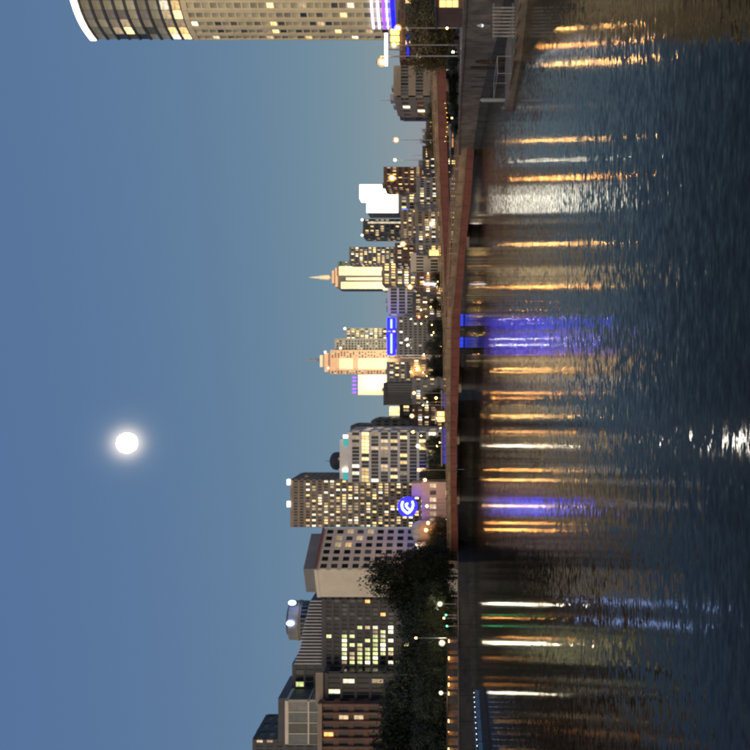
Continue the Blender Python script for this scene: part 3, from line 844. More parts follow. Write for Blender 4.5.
F1, q, h = simple('office_tower', 'grey tower with gold-lit upper floors beside the spire tower', 487, 503, 350, 880, 30, M['grey'], 8, 24, [('glass', 0.4), ('l_soft', 0.22), ('l_warm', 0.25), ('l_white', 0.13)], 0.62, 0.6)
H1, q, h = simple('office_block', 'tan block with warm windows at the foot of the spire tower', 466, 487, 383, 640, 30, M['tanwall'], 8, 11, BUSY, 0.6, 0.6)
H2, q, h = simple('office_block', 'brown low block with an amber lamp beside the tan one', 487, 507, 396, 560, 30, M['brown'], 9, 10, SOME, 0.6, 0.6)
H3, q, h = simple('office_block', 'plain pale low block facing the viaduct under the amber lamp', 478, 497, 412, 466, 20, M['offwhite'], 6, 3, DARK, 0.5, 0.5)
E1, q, h = simple('office_tower', 'boxy charcoal tower with a gold strip of windows and roof beacons', 514, 531, 364, 620, 22, M['dkgrey'], 8, 18, [('glass', 0.45), ('glass2', 0.2), ('l_soft', 0.25), ('l_warm', 0.1)], 0.66, 0.6)
rect(E1, (q[1][0] - 3.6, q[1][0] - 2.2, -0.7, -0.45, h * 0.52, h - 3), 'lit_strip', M['l_white'])
for x in (q[0][0] + 0.6, q[1][0] - 0.6):
    m = MB(); m.ball((x, 0, h + 1.4), 0.9); m.build('beacon', M['led_warmwhite'], E1)
E2, q, h = simple('office_block', 'tan office with gold windows in front of the charcoal box tower', 512, 540, 402, 480, 24, M['tanwall'], 12, 11, BUSY, 0.55, 0.55)
def sign_block():
    Y = 520; X0 = px_x(552, Y)
    root = thing('billboard_building', 'grey block crowned by a huge blank glowing white screen', 'building', (X0, Y, GZ))
    def P(u): return px_x(u, Y) - X0
    def Z(v): return px_z(v, Y) - GZ
    rect(root, (P(538), P(566), 0, 24, 0, Z(399)), 'wall', M['grey'])
    facade(root, (P(538), 0), (P(566), 0), 0.5, Z(400), 9, 7, M['grey'], [('glass', 0.5), ('glass2', 0.2), ('l_soft', 0.2), ('l_warm', 0.1)], 0.6, 0.55)
    facade(root, (P(538), 24), (P(538), 0), 0.5, Z(400), 7, 7, M['grey'], DARK, 0.6, 0.55)
    rect(root, (P(538), P(565), 1.0, 20, Z(399) + 0.01, Z(367)), 'screen_backing', M['dkgrey'])
    rect(root, (P(537.5), P(565.5), 0.2, 0.95, Z(398), Z(366.5)), 'screen', M['billboard'])
    rect(root, (P(551.5), P(565.5), 0.2, 12, Z(366.4), Z(359.5)), 'screen_crest', M['billboard'])
    rect(root, (P(537), P(541), -0.8, -0.45, Z(408), Z(402)), 'blue_sign', M['l_blue'])
sign_block()
C1, q, h = simple('office_block', 'brown block with a gold-lit upper row beside the white screen', 565, 583, 385, 440, 22, M['brown'], 11, 12, [('glass', 0.5), ('l_soft', 0.25), ('l_warm', 0.25)], 0.6, 0.55)
B1, q, h = simple('office_block', 'small grey office with banded windows beside the viaduct trees', 654, 684, 396, 262, 20, M['tanwall'], 9, 4, [('glass', 0.45), ('glass2', 0.45), ('l_white', 0.05), ('blind', 0.05)], 0.8, 0.5)
B2, q, h = simple('office_block', 'plain dark box building next to the small banded office', 642, 655, 400, 290, 14, M['dkgrey'], 3, 5, DARK, 0.6, 0.5)
B3, q, h = simple('casino_podium', 'long brown podium with lit entrance under the tall rounded tower', 690, 800, 402, 262, 24, M['brown'], 16, 5, [('glass', 0.62), ('glass2', 0.15), ('l_soft', 0.13), ('l_warm', 0.1)], 0.66, 0.55)
rect(B3, (q[0][0] + 5, q[0][0] + 9.5, -1.4, -0.5, h + 0.9, h + 3.6), 'lit_canopy', M['led_yellow'])
rect(B3, (q[0][0] - 2.5, q[0][0] + 8, -1.8, -1.4, h + 4.6, h + 5.5), 'light_bar', M['led_white'])
for k in range(4): rect(B3, (q[0][0] + 0.3 + k * 2.3, q[0][0] + 0.7 + k * 2.3, -1.7, -1.42, h - 0.3, h + 5.2), 'canopy_strut', M['steel'])
rect(B3, (q[0][0] + 1, q[0][0] + 8, -1.2, -0.5, h - 2.4, h - 1.6), 'blue_sign', M['small_blue'])

# low far-off buildings that close the skyline between the towers
rs = random.Random(11)
walls = ['grey', 'dkgrey', 'tanwall', 'brown', 'offwhite']
filler = [(268, 296, 412, 372, 'low tan block with lit shopfront below the white framed building', 'tanwall'),
          (296, 322, 409, 352, 'low grey block below the charcoal roof-lamp block', 'grey'),
          (322, 346, 416, 360, 'low brown block between the ribbed block and the charcoal step', 'brown'),
          (346, 372, 414, 345, 'low grey office in front of the dark ribbed block', 'grey'),
          (372, 395, 412, 446, 'low tan office left of the blue-topped block', 'tanwall'),
          (433, 458, 414, 446, 'low dark block below the white lattice building', 'dkgrey'),
          (458, 478, 418, 446, 'low brown shop beside the plain pale block', 'brown'),
          (500, 524, 417, 446, 'low grey shop row below the tan gold-windowed office', 'grey'),
          (524, 548, 416, 446, 'low tan hall behind the viaduct lamps', 'tanwall'),
          (548, 572, 418, 345, 'low grey hall below the white screen block', 'grey'),
          (583, 604, 424, 400, 'low dark shed behind the round bushes', 'dkgrey'),
          (604, 640, 428, 330, 'long low brown shed behind the viaduct bushes', 'brown')]
for u0, u1, v, y, lab, wl in filler:
    simple('low_building', lab, u0, u1, v, y, 18, M[wl], max(6, int((u1 - u0) / 2.2)), 6, [('glass', 0.42), ('glass2', 0.1), ('l_soft', 0.26), ('l_warm', 0.13), ('l_white', 0.06), ('l_cool', 0.03)], 0.6, 0.55)

for ob in [o for o in list(col.objects) if o.get('category') == 'building' and 'h' in o.keys()]:
    rr_ = random.Random(ob.name); wch = [c for c in ob.children if c.name.startswith('wall')][0]
    xs = [v.co.x for v in wch.data.vertices]; ys = [v.co.y for v in wch.data.vertices]; x0, x1, y0, y1 = min(xs), max(xs), min(ys), max(ys)
    hh_ = ob['h']; sw = (x1 - x0)
    for k in range(rr_.choice((1, 2, 2))):
        xc = x0 + sw * rr_.uniform(0.25, 0.75); w2 = sw * rr_.uniform(0.06, 0.13); yc = y0 + (y1 - y0) * rr_.uniform(0.35, 0.6)
        rect(ob, (xc - w2, xc + w2, yc, yc + 4, hh_ - 0.02, hh_ + rr_.uniform(1.6, 3.2)), 'roof_plant', rr_.choice((M['grey'], M['dkgrey'], M['steel'])))
    if rr_.random() < 0.5:
        xc = x0 + sw * rr_.uniform(0.2, 0.8); m = MB(); m.tube((xc, (y0 + y1) / 2, hh_), (xc, (y0 + y1) / 2, hh_ + rr_.uniform(4, 8)), 0.14, 0.05, 6); m.build('aerial', M['steel'], ob)
    del ob['h']
# aquarium group: pale pink hall, blue emblem, white domes and sail
def aquarium():
    Y = 268
    A_, q, h = building('aquarium_hall', 'pale pink hall with flat roofs behind the bridge beside the blue emblem', box_foot(226, 268, Y, 16), 424, M['pinkwall'], {0: (6, 2, [('glass', 0.6), ('l_soft', 0.4)], 0.6, 0.4)}, yref=Y)
    rect(A_, (q[0][0] + 2.2, q[0][0] + 8.3, -0.9, 4, h * 0.25, h * 0.62), 'entrance_box', M['pinkwall'])
    rect(A_, (q[1][0] - 5, q[1][0] - 0.6, 1, 9, h + 0.9, h + 4.2), 'roof_house', M['pinkwall'])
    # emblem sign
    Ys = 264; c = Vector((px_x(243, Ys), Ys, px_z(407.5, Ys)))
    s = thing('emblem_sign', 'round glowing blue sign with a white curled emblem above the pink hall', 'sign', (c.x, c.y, GZ))
    r = 9.8 / FPX * Ys; zc = c.z - GZ
    m = MB(); m.tube((0, 0.3, zc), (0, 0.9, zc), r, r, 28); m.build('blue_disc', M['disc_blue'], s)
    def band(pts, wd, name):
        m = MB(); 
        for (x0, z0), (x1, z1) in zip(pts[:-1], pts[1:]):
            m.tube((x0 * r, 0.1, zc + z0 * r), (x1 * r, 0.1, zc + z1 * r), wd * r, wd * r, 8)
        for (x0, z0) in pts: m.ball((x0 * r, 0.1, zc + z0 * r), wd * r * 1.02, 8, 6)
        m.build(name, M['led_emblem'], s)
    band([(0.5, 0.5), (0.2, 0.6), (-0.2, 0.5), (-0.52, 0.2), (-0.64, -0.02), (-0.5, -0.24), (-0.2, -0.46), (0.2, -0.58), (0.52, -0.5)], 0.11, 'emblem_outline')
    band([(0.34, 0.02), (0.26, 0.16), (0.1, 0.14), (-0.1, 0.0), (-0.22, -0.16)], 0.10, 'emblem_curl')
    for x in (-1.2, 1.2):
        m = MB(); m.tube((x, 0.6, 0), (x, 0.6, zc - r * 0.7), 0.14, 0.14, 8); m.build('support', M['steel'], s)
    # lit masts above and below the emblem
    for u, v0, v1, lab in ((262, 399, 408, 'x'), (232, 402, 410, 'y')):
        x = px_x(u, Ys) - c.x; z0, z1 = px_z(v1, Ys) - GZ, px_z(v0, Ys) - GZ
    # domes
    d = thing('fabric_dome', 'smooth white rounded dome beside the pink hall', 'dome', (px_x(219, 262), 262, GZ))
    rr = 10.5 / FPX * 262; zt = px_z(411, 262) - GZ
    m = MB(); m.tube((0, 0, 0), (0, 0, zt - rr * 0.9), rr * 0.92, rr, 24); m.build('drum', M['pinkwall'], d)
    m = MB(); m.ball((0, 0, zt - rr * 0.9), rr, 24, 12, 0.9); shell = m.build('shell', M['shellgrey'], d, True)
    for k in range(10):
        t_ = R(k * 36 + 9); pr_ = None; m = MB()
        for a_ in range(0, 91, 15):
            p_ = Vector((rr * 1.01 * math.cos(R(a_)) * math.cos(t_), rr * 1.01 * math.cos(R(a_)) * math.sin(t_), zt - rr * 0.9 + rr * 0.91 * math.sin(R(a_))))
            if pr_ is not None: m.tube(pr_, p_, 0.09, 0.09, 5)
            pr_ = p_
        m.build('rib', M['steel'], shell)
    t = thing('sail_canopy', 'white curved sail roof with bright upper edge under the pale corner office', 'canopy', (px_x(196, 256), 256, GZ))
    def TP(u, v): return (px_x(u, 256) - px_x(196, 256), px_z(v, 256) - GZ)
    top = [TP(206, 416), TP(203, 417.5), TP(199, 418.2), TP(194, 418), TP(189, 416.5), TP(184, 414.5)]
    m = MB()
    for (x0, z0), (x1, z1) in zip(top[:-1], top[1:]):
        m.prism([(x1, 0), (x0, 0), (x0, 5), (x1, 5)], z0 - 3.2, z0, [z1, z0, z0, z1])
    m.build('sail', M['white'], t)
    m = MB()
    for (x0, z0), (x1, z1) in zip(top[:-1], top[1:]): m.tube((x0, -0.3, z0), (x1, -0.3, z1), 0.28, 0.28, 6)
    m.build('edge_light', M['led_warmwhite'], t)
    for x in (top[0][0] - 0.5, top[-1][0] + 0.5):
        m = MB(); m.tube((x, 2.5, 0), (x, 2.5, 11), 0.2, 0.2, 8); m.build('mast', M['steel'], t)
M['led_emblem'] = glow('emblem_white', (0.6, 0.8, 1.0), 3.0)
aquarium()

# blue-lit riverside strip behind the bridge
def pavilion(label, u0, u1, Y, vt, key, cat='pavilion'):
    A_ = thing('riverside_pavilion', label, cat, (px_x((u0 + u1) / 2, Y), Y, GZ))
    hw = (px_x(u1, Y) - px_x(u0, Y)) / 2; h = px_z(vt, Y) - GZ
    rect(A_, (-hw, hw, 0, 6, 0, h - 0.5), 'wall', M['dkgrey'])
    rect(A_, (-hw - 0.6, hw + 0.6, -1, 7, h - 0.49, h), 'roof', M['grey'])
    n = max(2, int(hw))
    for k in range(n):
        x0 = -hw + 2 * hw * k / n
        rect(A_, (x0 + 0.15, x0 + 2 * hw / n - 0.15, -0.25, -0.03, h * 0.55, h - 0.7), 'lit_panel', M[key])
        rect(A_, (x0 - 0.1, x0 + 0.1, -0.35, -0.02, 0, h - 0.52), 'mullion', M['dkgrey'])
    return A_
M['dim_blue'] = glow('blue_strip', (0.01, 0.03, 1.0), 0.45)
M['dim_orange'] = glow('terrace_glow', (1.0, 0.4, 0.16), 0.9)
M['dim_gold'] = glow('gold_front', (1.0, 0.62, 0.2), 2.2)
pavilion('low pavilion with a blue-lit front beside the gold-lit kiosk', 342, 358, 262, 441, 'dim_blue')
pavilion('long low pavilion with a blue-lit front past the gold-lit kiosk', 286, 322, 262, 441, 'dim_blue')
pavilion('small gold-lit kiosk between the blue-lit pavilions', 328, 339, 258, 435, 'dim_gold', 'kiosk')
pavilion('low red-gold terrace kiosk under the viaduct by the low bridge landing', 602, 622, 186, 449, 'dim_orange', 'kiosk')
pavilion('gold-lit kiosk by the viaduct under the grey tower', 494, 504, 446, 428, 'dim_gold', 'kiosk')

flush_windows()
# ------------------------------------------------------------------ trees
def crown_mesh(name, seed, material, n_clump=150, per=80, droop=0.0):
    r = random.Random(seed); v = []; f = []
    cl = []
    for _ in range(n_clump):
        while True:
            p = Vector((r.uniform(-1, 1), r.uniform(-1, 1), r.uniform(-1, 1)))
            if 0.25 < p.length < 1: break
        p *= (0.78 + 0.3 * r.random()) / max(p.length, 0.6) * (0.55 + 0.45 * r.random()) if r.random() < 0.85 else 1.0
        cl.append((p, r.uniform(0.13, 0.30)))
    for c, s in cl:
        for _ in range(per):
            d = Vector((r.gauss(0, 1), r.gauss(0, 1), r.gauss(0, 0.8))) * s * 0.62
            q = c + d
            u = Vector((r.uniform(-1, 1), r.uniform(-1, 1), r.uniform(-1, 1))).normalized()
            w_ = u.orthogonal().normalized()
            a = r.uniform(0.025, 0.058)
            i = len(v)
            v += [tuple(q - u * a), tuple(q + w_ * a * 0.55), tuple(q + u * a), tuple(q - w_ * a * 0.55)]
            f.append((i, i + 1, i + 2, i + 3))
    me = bpy.data.meshes.new(name); me.from_pydata(v, [], f); me.materials.append(material); me.update()
    return me
def trunk_mesh(seed):
    r = random.Random(seed); m = MB()
    m.tube((0, 0, -0.9), (0.02, 0, -0.45), 0.06, 0.045, 8); m.tube((0.02, 0, -0.45), (0, 0.02, 0.2), 0.045, 0.028, 8)
    for k in range(7):
        a = k * 0.9 + r.random(); z = -0.5 + 0.09 * k
        e = Vector((math.cos(a) * r.uniform(0.45, 0.7), math.sin(a) * r.uniform(0.45, 0.7), z + r.uniform(0.3, 0.6)))
        m.tube((0.01, 0, z), e, 0.026, 0.008, 6)
        m.tube(e * 0.55 + Vector((0, 0, z * 0.4)), e + Vector((r.uniform(-.2, .2), r.uniform(-.2, .2), 0.22)), 0.012, 0.004, 5)
    return m.mesh('trunk', M['bark'])
CROWN = [crown_mesh('crown', 20 + k, M['leaf']) for k in range(4)]
CROWN2 = [crown_mesh('crown', 40 + k, M['leaf2'], 90, 70) for k in range(3)]
TRUNK = [trunk_mesh(60 + k) for k in range(3)]
tcount = 0
def tree(label, U, vtop, Y, wpx, group=None, olive=False, name='tree', base=GZ):
    global tcount
    tcount += 1
    h = px_z(vtop, Y) - base; rx = wpx / 2 / FPX * Y
    root = thing(name, label, 'tree', (px_x(U, Y), Y, base), random.random() * 6.28, group)
    hz = h / 1.9
    tk = link('trunk', TRUNK[tcount % 3], root); tk.location = (0, 0, hz * 0.9); tk.scale = (rx, rx, hz)
    cr = link('crown', (CROWN2[tcount % 3] if olive else CROWN[tcount % 4]), root)
    cr.location = (0, 0, hz * 1.0); cr.scale = (rx, rx, hz * 0.88)
    return root
BIG = 'large dark bank trees'
for U, v, Y, wpx, lab in ((172, 363, 228, 50, 'tallest dark tree, in front of the blank wall of the pale corner office'),
                          (152, 386, 224, 46, 'broad dark tree between the blank office wall and the lime-lit windows'),
                          (128, 396, 220, 50, 'dark tree below the orange-lit windows of the finned glass office'),
                          (104, 402, 223, 46, 'dark tree directly below the lime-lit window rows'),
                          (80, 392, 219, 52, 'dark tree in front of the black glass building with stone cornice'),
                          (56, 382, 216, 54, 'dark tree where the black glass building meets the brown brick one'),
                          (30, 377, 212, 60, 'dark tree below the columns of the brown brick building'),
                          (2, 373, 208, 66, 'dark tree below the outer end of the brown brick building'),
                          (190, 398, 234, 34, 'dark tree below the window grid of the pale corner office')):
    tree(lab, U, v, Y, wpx, BIG, name='bank_tree')
for U, v, Y, wpx in ((176, 410, 222, 34), (156, 412, 218, 34), (140, 416, 214, 34), (124, 414, 215, 34), (108, 420, 212, 36), (88, 414, 210, 38), (72, 416, 209, 36), (56, 412, 206, 38), (38, 414, 205, 38), (20, 410, 203, 38), (4, 412, 201, 38)):
    tree('smaller dark tree filling the gap below the big bank trees', U, v, Y, wpx, 'low bank trees', name='bank_tree')
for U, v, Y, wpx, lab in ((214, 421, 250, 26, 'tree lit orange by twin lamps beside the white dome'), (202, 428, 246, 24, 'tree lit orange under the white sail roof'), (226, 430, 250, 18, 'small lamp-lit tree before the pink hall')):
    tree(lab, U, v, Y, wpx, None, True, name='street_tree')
for U, v, Y, wpx in ((276, 421, 272, 20), (292, 424, 276, 20), (306, 424, 272, 18), (352, 424, 280, 20), (370, 424, 444, 20), (386, 426, 445, 18), (404, 424, 444, 20), (422, 426, 446, 18), (446, 428, 444, 16), (470, 430, 444, 16)):
    tree('small dark street tree behind the bridge parapet', U, v, Y, wpx, 'street trees behind the bridge', name='street_tree')
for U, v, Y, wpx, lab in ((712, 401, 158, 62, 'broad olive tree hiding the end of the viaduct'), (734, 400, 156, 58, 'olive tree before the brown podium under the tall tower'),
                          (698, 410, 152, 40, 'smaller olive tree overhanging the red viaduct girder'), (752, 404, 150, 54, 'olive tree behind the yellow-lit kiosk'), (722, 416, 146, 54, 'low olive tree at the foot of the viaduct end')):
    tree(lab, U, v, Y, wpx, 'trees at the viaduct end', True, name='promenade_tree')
for U, v, Y, wpx in ((640, 421, 240, 22), (626, 424, 240, 18), (612, 420, 245, 24), (600, 426, 245, 18), (655, 426, 238, 20)):
    tree('rounded bush showing above the viaduct parapet', U, v, Y, wpx, 'bushes above the viaduct', True, name='roadside_bush')
for U, v, Y, wpx in ((640, 449, 150, 22), (656, 448, 146, 24), (672, 447, 142, 26), (690, 446, 136, 28), (622, 450, 158, 18)):
    tree('dark shrub under the viaduct on the promenade', U, v, Y, wpx, 'shrubs under the viaduct', name='promenade_shrub')

# ------------------------------------------------------------------ lamps
def street_lamp(label, U, V, Y, bulb='bulb_warm', r=0.34, base=GZ, arm=0.0, group=None, name='street_lamp', pr=(0.10, 0.05)):
    z = px_z(V, Y) - base; x = px_x(U, Y)
    root = thing(name, label, 'lamp', (x - arm, Y, base), 0, group)
    m = MB(); m.tube((0, 0, 0), (0, 0, z - (r if arm == 0 else -0.3)), pr[0], pr[1], 8); m.build('pole', M['steel'], root)
    m = MB(); m.tube((0, 0, 0), (0, 0, 0.5), 0.22, 0.2, 8); m.build('base', M['dkgrey'], root)
    if arm:
        m = MB(); m.tube((0, 0, z + 0.28), (arm, 0, z + 0.4), 0.06, 0.05, 6); m.build('arm', M['steel'], root)
    m = MB(); m.tube((arm, 0, z + min(r * 2.4, 0.95) * 0.96), (arm, 0, z + min(r * 2.4, 0.95) * 0.96 + r * 0.5), r * 0.9, r * 0.3, 10); m.build('cap', M['dkgrey'], root)
    m = MB(); m.ball((arm, 0, z), min(r * 2.4, 0.95), 12, 8); gl = m.build('globe', M[bulb.replace('bulb', 'fr')], root, True)  # added glow shell imitating bloom round the bulb, no lamp glass
    m = MB(); m.ball((arm, 0, z), r, 10, 8); m.build('bulb', M[bulb], gl, True)
    return root
def via_z(U):
    t = ray_on_line(U, viaA, viaB); y = viaA[1] + (viaB[1] - viaA[1]) * t
    return y + 3.0, px_z(interp(via_mid, U), y)
G1 = 'lamps along the viaduct'
for U, V, b_, r in ((610, 396, 'bulb_amber', 0.30), (590, 395, 'bulb_white', 0.20), (572, 392, 'bulb_warm', 0.42), (506, 403, 'bulb_amber', 0.34), (463, 410, 'bulb_warm', 0.34)):
    y, z = via_z(U)
    street_lamp({610: 'amber lamp on the viaduct standing alone against the sky', 590: 'small white lamp on the viaduct standing against the sky', 572: 'large orange lamp on the viaduct before the brown block', 506: 'amber lamp on the viaduct before the brown low block', 463: 'orange lamp on the viaduct before the lattice building'}[U], U, V, y, b_, r, z - 0.1, 0.0, G1)
street_lamp('tall warm lamp on a thin pole at the promenade edge', 688, 382, 122, 'bulb_amber', 0.30, GZ, -0.9, None, 'promenade_lamp', (0.09, 0.05))
street_lamp('amber lamp rising out of the olive trees before the podium', 705, 394, 140, 'bulb_warm', 0.26, GZ, 0, None, 'promenade_lamp')
street_lamp('amber lamp among the olive trees beside the blue light bands', 722, 398, 140, 'bulb_amber', 0.26, GZ, 0, None, 'promenade_lamp')
street_lamp('short white lamp glowing under the olive trees', 698, 453, 118, 'bulb_white', 0.09, GZ, 0, None, 'promenade_lamp')
street_lamp('small warm lamp beside the kiosk under the olive trees', 722, 447, 132, 'bulb_warm', 0.12, GZ, 0, None, 'promenade_lamp')
street_lamp('warm lamp under the viaduct near the landing of the low bridge', 632, 452, 160, 'bulb_warm', 0.10, GZ, 0, None, 'promenade_lamp')
G2 = 'lamps behind the bridge'
behind = [(526, 432, 262, 'bulb_white', 0.20), (437, 416, 270, 'bulb_red', 0.3), (433, 419, 268, 'bulb_red', 0.3), (440, 421, 268, 'bulb_amber', 0.14),
          (431, 411, 275, 'bulb_white', 0.14), (411, 407, 282, 'bulb_white', 0.22), (405, 408, 284, 'bulb_white', 0.26), (381, 417, 270, 'bulb_amber', 0.34), (378, 411, 272, 'bulb_amber', 0.24),
          (357, 414, 268, 'bulb_warm', 0.30), (352, 436, 254, 'bulb_warm', 0.22), (334, 412, 266, 'bulb_amber', 0.34), (318, 413, 268, 'bulb_warm', 0.26), (304, 418, 262, 'bulb_white', 0.34), (280, 419, 256, 'bulb_warm', 0.30), (270, 425, 254, 'bulb_amber', 0.28),
          (244, 427, 250, 'bulb_amber', 0.26), (227, 428, 244, 'bulb_warm', 0.30), (220, 426, 244, 'bulb_warm', 0.34), (193, 424, 240, 'bulb_warm', 0.30), (172, 437, 226, 'bulb_warm', 0.20), (463, 437, 258, 'bulb_amber', 0.14), (384, 433, 252, 'bulb_amber', 0.14)]
for U, V, Y, b_, r in behind:
    if U >= 366: Y, r = 443.0 + (U * 7) % 5, r * 1.45
    elif U > 190 and U < 300: Y = max(Y, 249)
    street_lamp({'bulb_warm': 'orange', 'bulb_amber': 'amber', 'bulb_white': 'white', 'bulb_red': 'red'}[b_] + ' globe street lamp on a slim pole behind the road bridge', U, V, Y, b_, r, GZ, 0.0, b_[5:] + ' ' + G2)
rl = random.Random(5)
for k in range(26):
    if k % 3 == 0: U, Y = rl.uniform(298, 352), rl.uniform(252, 258)
    else: U, Y = rl.uniform(372, 520), rl.uniform(442.5, 445)
    street_lamp('small low amber lamp just above the bridge parapet', U, rl.uniform(421, 441), Y, rl.choice(('bulb_amber', 'bulb_warm', 'bulb_amber')), 0.09 * Y / 260, GZ, 0.0, 'small lamps above the bridge parapet', 'street_lamp', (0.07, 0.04))
G3 = 'lamps on the tree bank'
for U, V, Y, b_, r in ((146, 440, 210, 'bulb_white', 0.30), (107, 442, 203, 'bulb_white', 0.34), (57, 441, 196, 'bulb_white', 0.22), (112, 416, 204, 'bulb_warm', 0.16), (132, 444, 207, 'bulb_warm', 0.14)):
    street_lamp(('bright white' if b_ == 'bulb_white' else 'orange') + ' street lamp glowing below the dark bank trees', U, V, Y, b_, r, GZ, 0.0, b_[5:] + ' ' + G3)
for U, V in ((135, 446), (124, 447)):
    t = thing('traffic_signal', 'green signal light under the bank trees', 'traffic light', (px_x(U, 206), 206, GZ), 0, 'green signals on the tree bank')
    z = px_z(V, 206) - GZ
    m = MB(); m.tube((0, 0, 0), (0, 0, z - 0.5), 0.07, 0.07, 8); m.build('pole', M['steel'], t)
    m = MB(); m.box(-0.18, 0.18, 0, 0.25, z - 0.5, z + 0.6); m.build('housing', M['dkgrey'], t)
    m = MB(); m.tube((0, -0.02, z), (0, -0.1, z), 0.16, 0.16, 12); m.build('lens', M['bulb_green'], t)
# tall white mast behind the bridge
t = thing('white_mast', 'tall slim white double mast behind the bridge', 'mast', (px_x(393, 445), 445, GZ))
for dx_ in (-0.5, 0.9):
    m = MB(); m.tube((dx_, 0, 0), (dx_, 0, px_z(390, 445) - GZ), 0.36, 0.25, 8); m.build('pole', M['white'], t)
m = MB(); m.box(-0.5, 0.9, -0.08, 0.08, 26, 26.5); m.build('crossbar', M['white'], t)
# bright banner light bar
t = thing('light_column', 'bright white vertical light column behind the viaduct', 'light', (px_x(466, 444), 444, GZ))
z0, z1 = px_z(436, 444) - GZ, px_z(424, 444) - GZ
m = MB(); m.box(-0.5, 0.5, -0.3, 0.3, 0, z0 - 0.02); m.build('post', M['dkgrey'], t)
m = MB(); m.box(-0.45, 0.45, -0.32, 0.32, z0, z1); m.build('light_box', M['led_white'], t)

for U0, U1, lab in ((398, 413, 'blue-lit panel on the far river wall below the double mast'), (424, 436, 'blue-lit panel on the far river wall below the white lattice building')):
    t = thing('river_light_panel', lab, 'light panel', (px_x((U0 + U1) / 2, 439), 438.9, 0))
    hw = px_x(U1, 439) - px_x((U0 + U1) / 2, 439)
    m = MB(); m.box(-hw, hw, 0, 0.3, 0.4, 3.9); m.build('frame', M['dkgrey'], t)
    for k in range(4):
        m = MB(); m.box(-hw + 2 * hw * k / 4 + 0.1, -hw + 2 * hw * (k + 1) / 4 - 0.1, -0.12, -0.01, 0.6, 3.7); m.build('blue_pane', M['wall_blue'], t)
# small lights under the viaduct (terrace festoons)
t = thing('festoon_lights', 'string of small yellow bulbs under the viaduct', 'string lights', (px_x(620, 170), 168, GZ))
prev = None
m = MB(); m.tube((-3, 0, 0), (-3, 0, 3.0), 0.05, 0.05, 6); m.build('post', M['steel'], t)
m = MB(); m.tube((5, 0, 0), (5, 0, 3.0), 0.05, 0.05, 6); m.build('post', M['steel'], t)
for k in range(9):
    x = -3 + k; z = 2.9 - 0.5 * math.sin(math.pi * k / 8)
    m = MB(); m.ball((x, 0, z), 0.07, 8, 6); m.build('bulb', M['led_yellow'], t)
    if prev:
        m = MB(); m.tube(prev, (x, 0, z + 0.12), 0.012, 0.012, 4); m.build('wire', M['dkgrey'], t)
    prev = (x, 0, z + 0.12)

# ------------------------------------------------------------------ left bank: lit arcade and mooring
ar = thing('arcade', 'low arcade with orange-lit niches along the tree bank', 'arcade', (0, 0, 0))
a, b = Vector((px_x(-6, 190), 190, 0)), Vector((px_x(112, 203), 203, 0))
n = 13; d = (b - a) / n
m = MB(); m.obox(a, b, -2.6, -2.2, GZ, GZ + 2.5); m.build('back_wall', M['pinkwall'], ar)
m = MB(); m.obox(a, b, -2.8, 0.3, GZ + 2.51, GZ + 2.85); m.build('roof', M['conc_dark'], ar)
for k in range(n + 1):
    p = a + d * k
    wd = 0.28 if k % 3 else 0.9
    m = MB(); m.obox(p - d.normalized() * wd, p + d.normalized() * wd, -0.5, 0.1, GZ, GZ + 2.5); m.build('pillar', M['conc_dark'], ar)
    if k < n and k not in (1, 4, 5, 9, 11):
        q_ = p + d * 0.5; m = MB(); m.box(q_.x - 0.5, q_.x + 0.5, q_.y + 1.2, q_.y + 1.4, GZ + 2.25, GZ + 2.45); m.build('niche_lamp', M['niche'] if k % 3 else M['niche_dim'], ar)
def handrail(label, pts, base, ht=1.1, step=2.0, name='railing', material=None):
    root = thing(name, label, 'railing', (0, 0, 0)); mt = material or M['steel']
    for a, b in zip(pts[:-1], pts[1:]):
        L = math.dist(a, b); n = max(1, int(L / step))
        for z in (ht, ht * 0.55):
            m = MB(); m.tube((a[0], a[1], base + z), (b[0], b[1], base + z), 0.035, 0.035, 6); m.build('rail', mt, root)
        for k in range(n + 1):
            x, y = a[0] + (b[0] - a[0]) * k / n, a[1] + (b[1] - a[1]) * k / n
            m = MB(); m.tube((x, y, base), (x, y, base + ht), 0.04, 0.04, 6); m.build('post', mt, root)
handrail('steel railing along the tree bank wall', [(-120, 175.4), (-86, 184.5), (-53, 222)], GZ + 0.12, name='bank_railing', material=M['conc_dark'])
# moored barge with blue lights
bg_ = thing('moored_barge', 'long low barge with blue-lit side and a row of white lamps', 'barge', (-56, 119, 0))
m = MB(); m.prism([(-6, -30), (0, -30), (0, 24), (-1.5, 27), (-4.5, 27), (-6, 24)], -0.6, 0.75); m.build('hull', M['dkgrey'], bg_)
m = MB(); m.box(-5.6, -0.5, -29, 23, 0.751, 0.9); m.build('deck', M['conc_dark'], bg_)
m = MB(); m.box(-5.0, -1.0, -28, 22, 1.75, 1.88); m.build('canopy', M['bluepaint'] if 'bluepaint' in M else M['teal'], bg_)
for k in range(13):
    y = -27.5 + k * 4.1
    m = MB(); m.box(-0.9, -0.82, y, y + 3.7, 0.95, 1.6); m.build('blue_panel', M['barge_blue'] if 'barge_blue' in M else M['l_blue'], bg_)
    m = MB(); m.tube((-1.05, y - 0.2, 0.9), (-1.05, y - 0.2, 1.75), 0.05, 0.05, 6); m.build('post', M['steel'], bg_)
    for q_ in (0.3, 2.3):
        m = MB(); m.ball((-0.8, y + q_, 1.82), 0.05, 8, 6); m.build('lamp', M['led_white'], bg_)

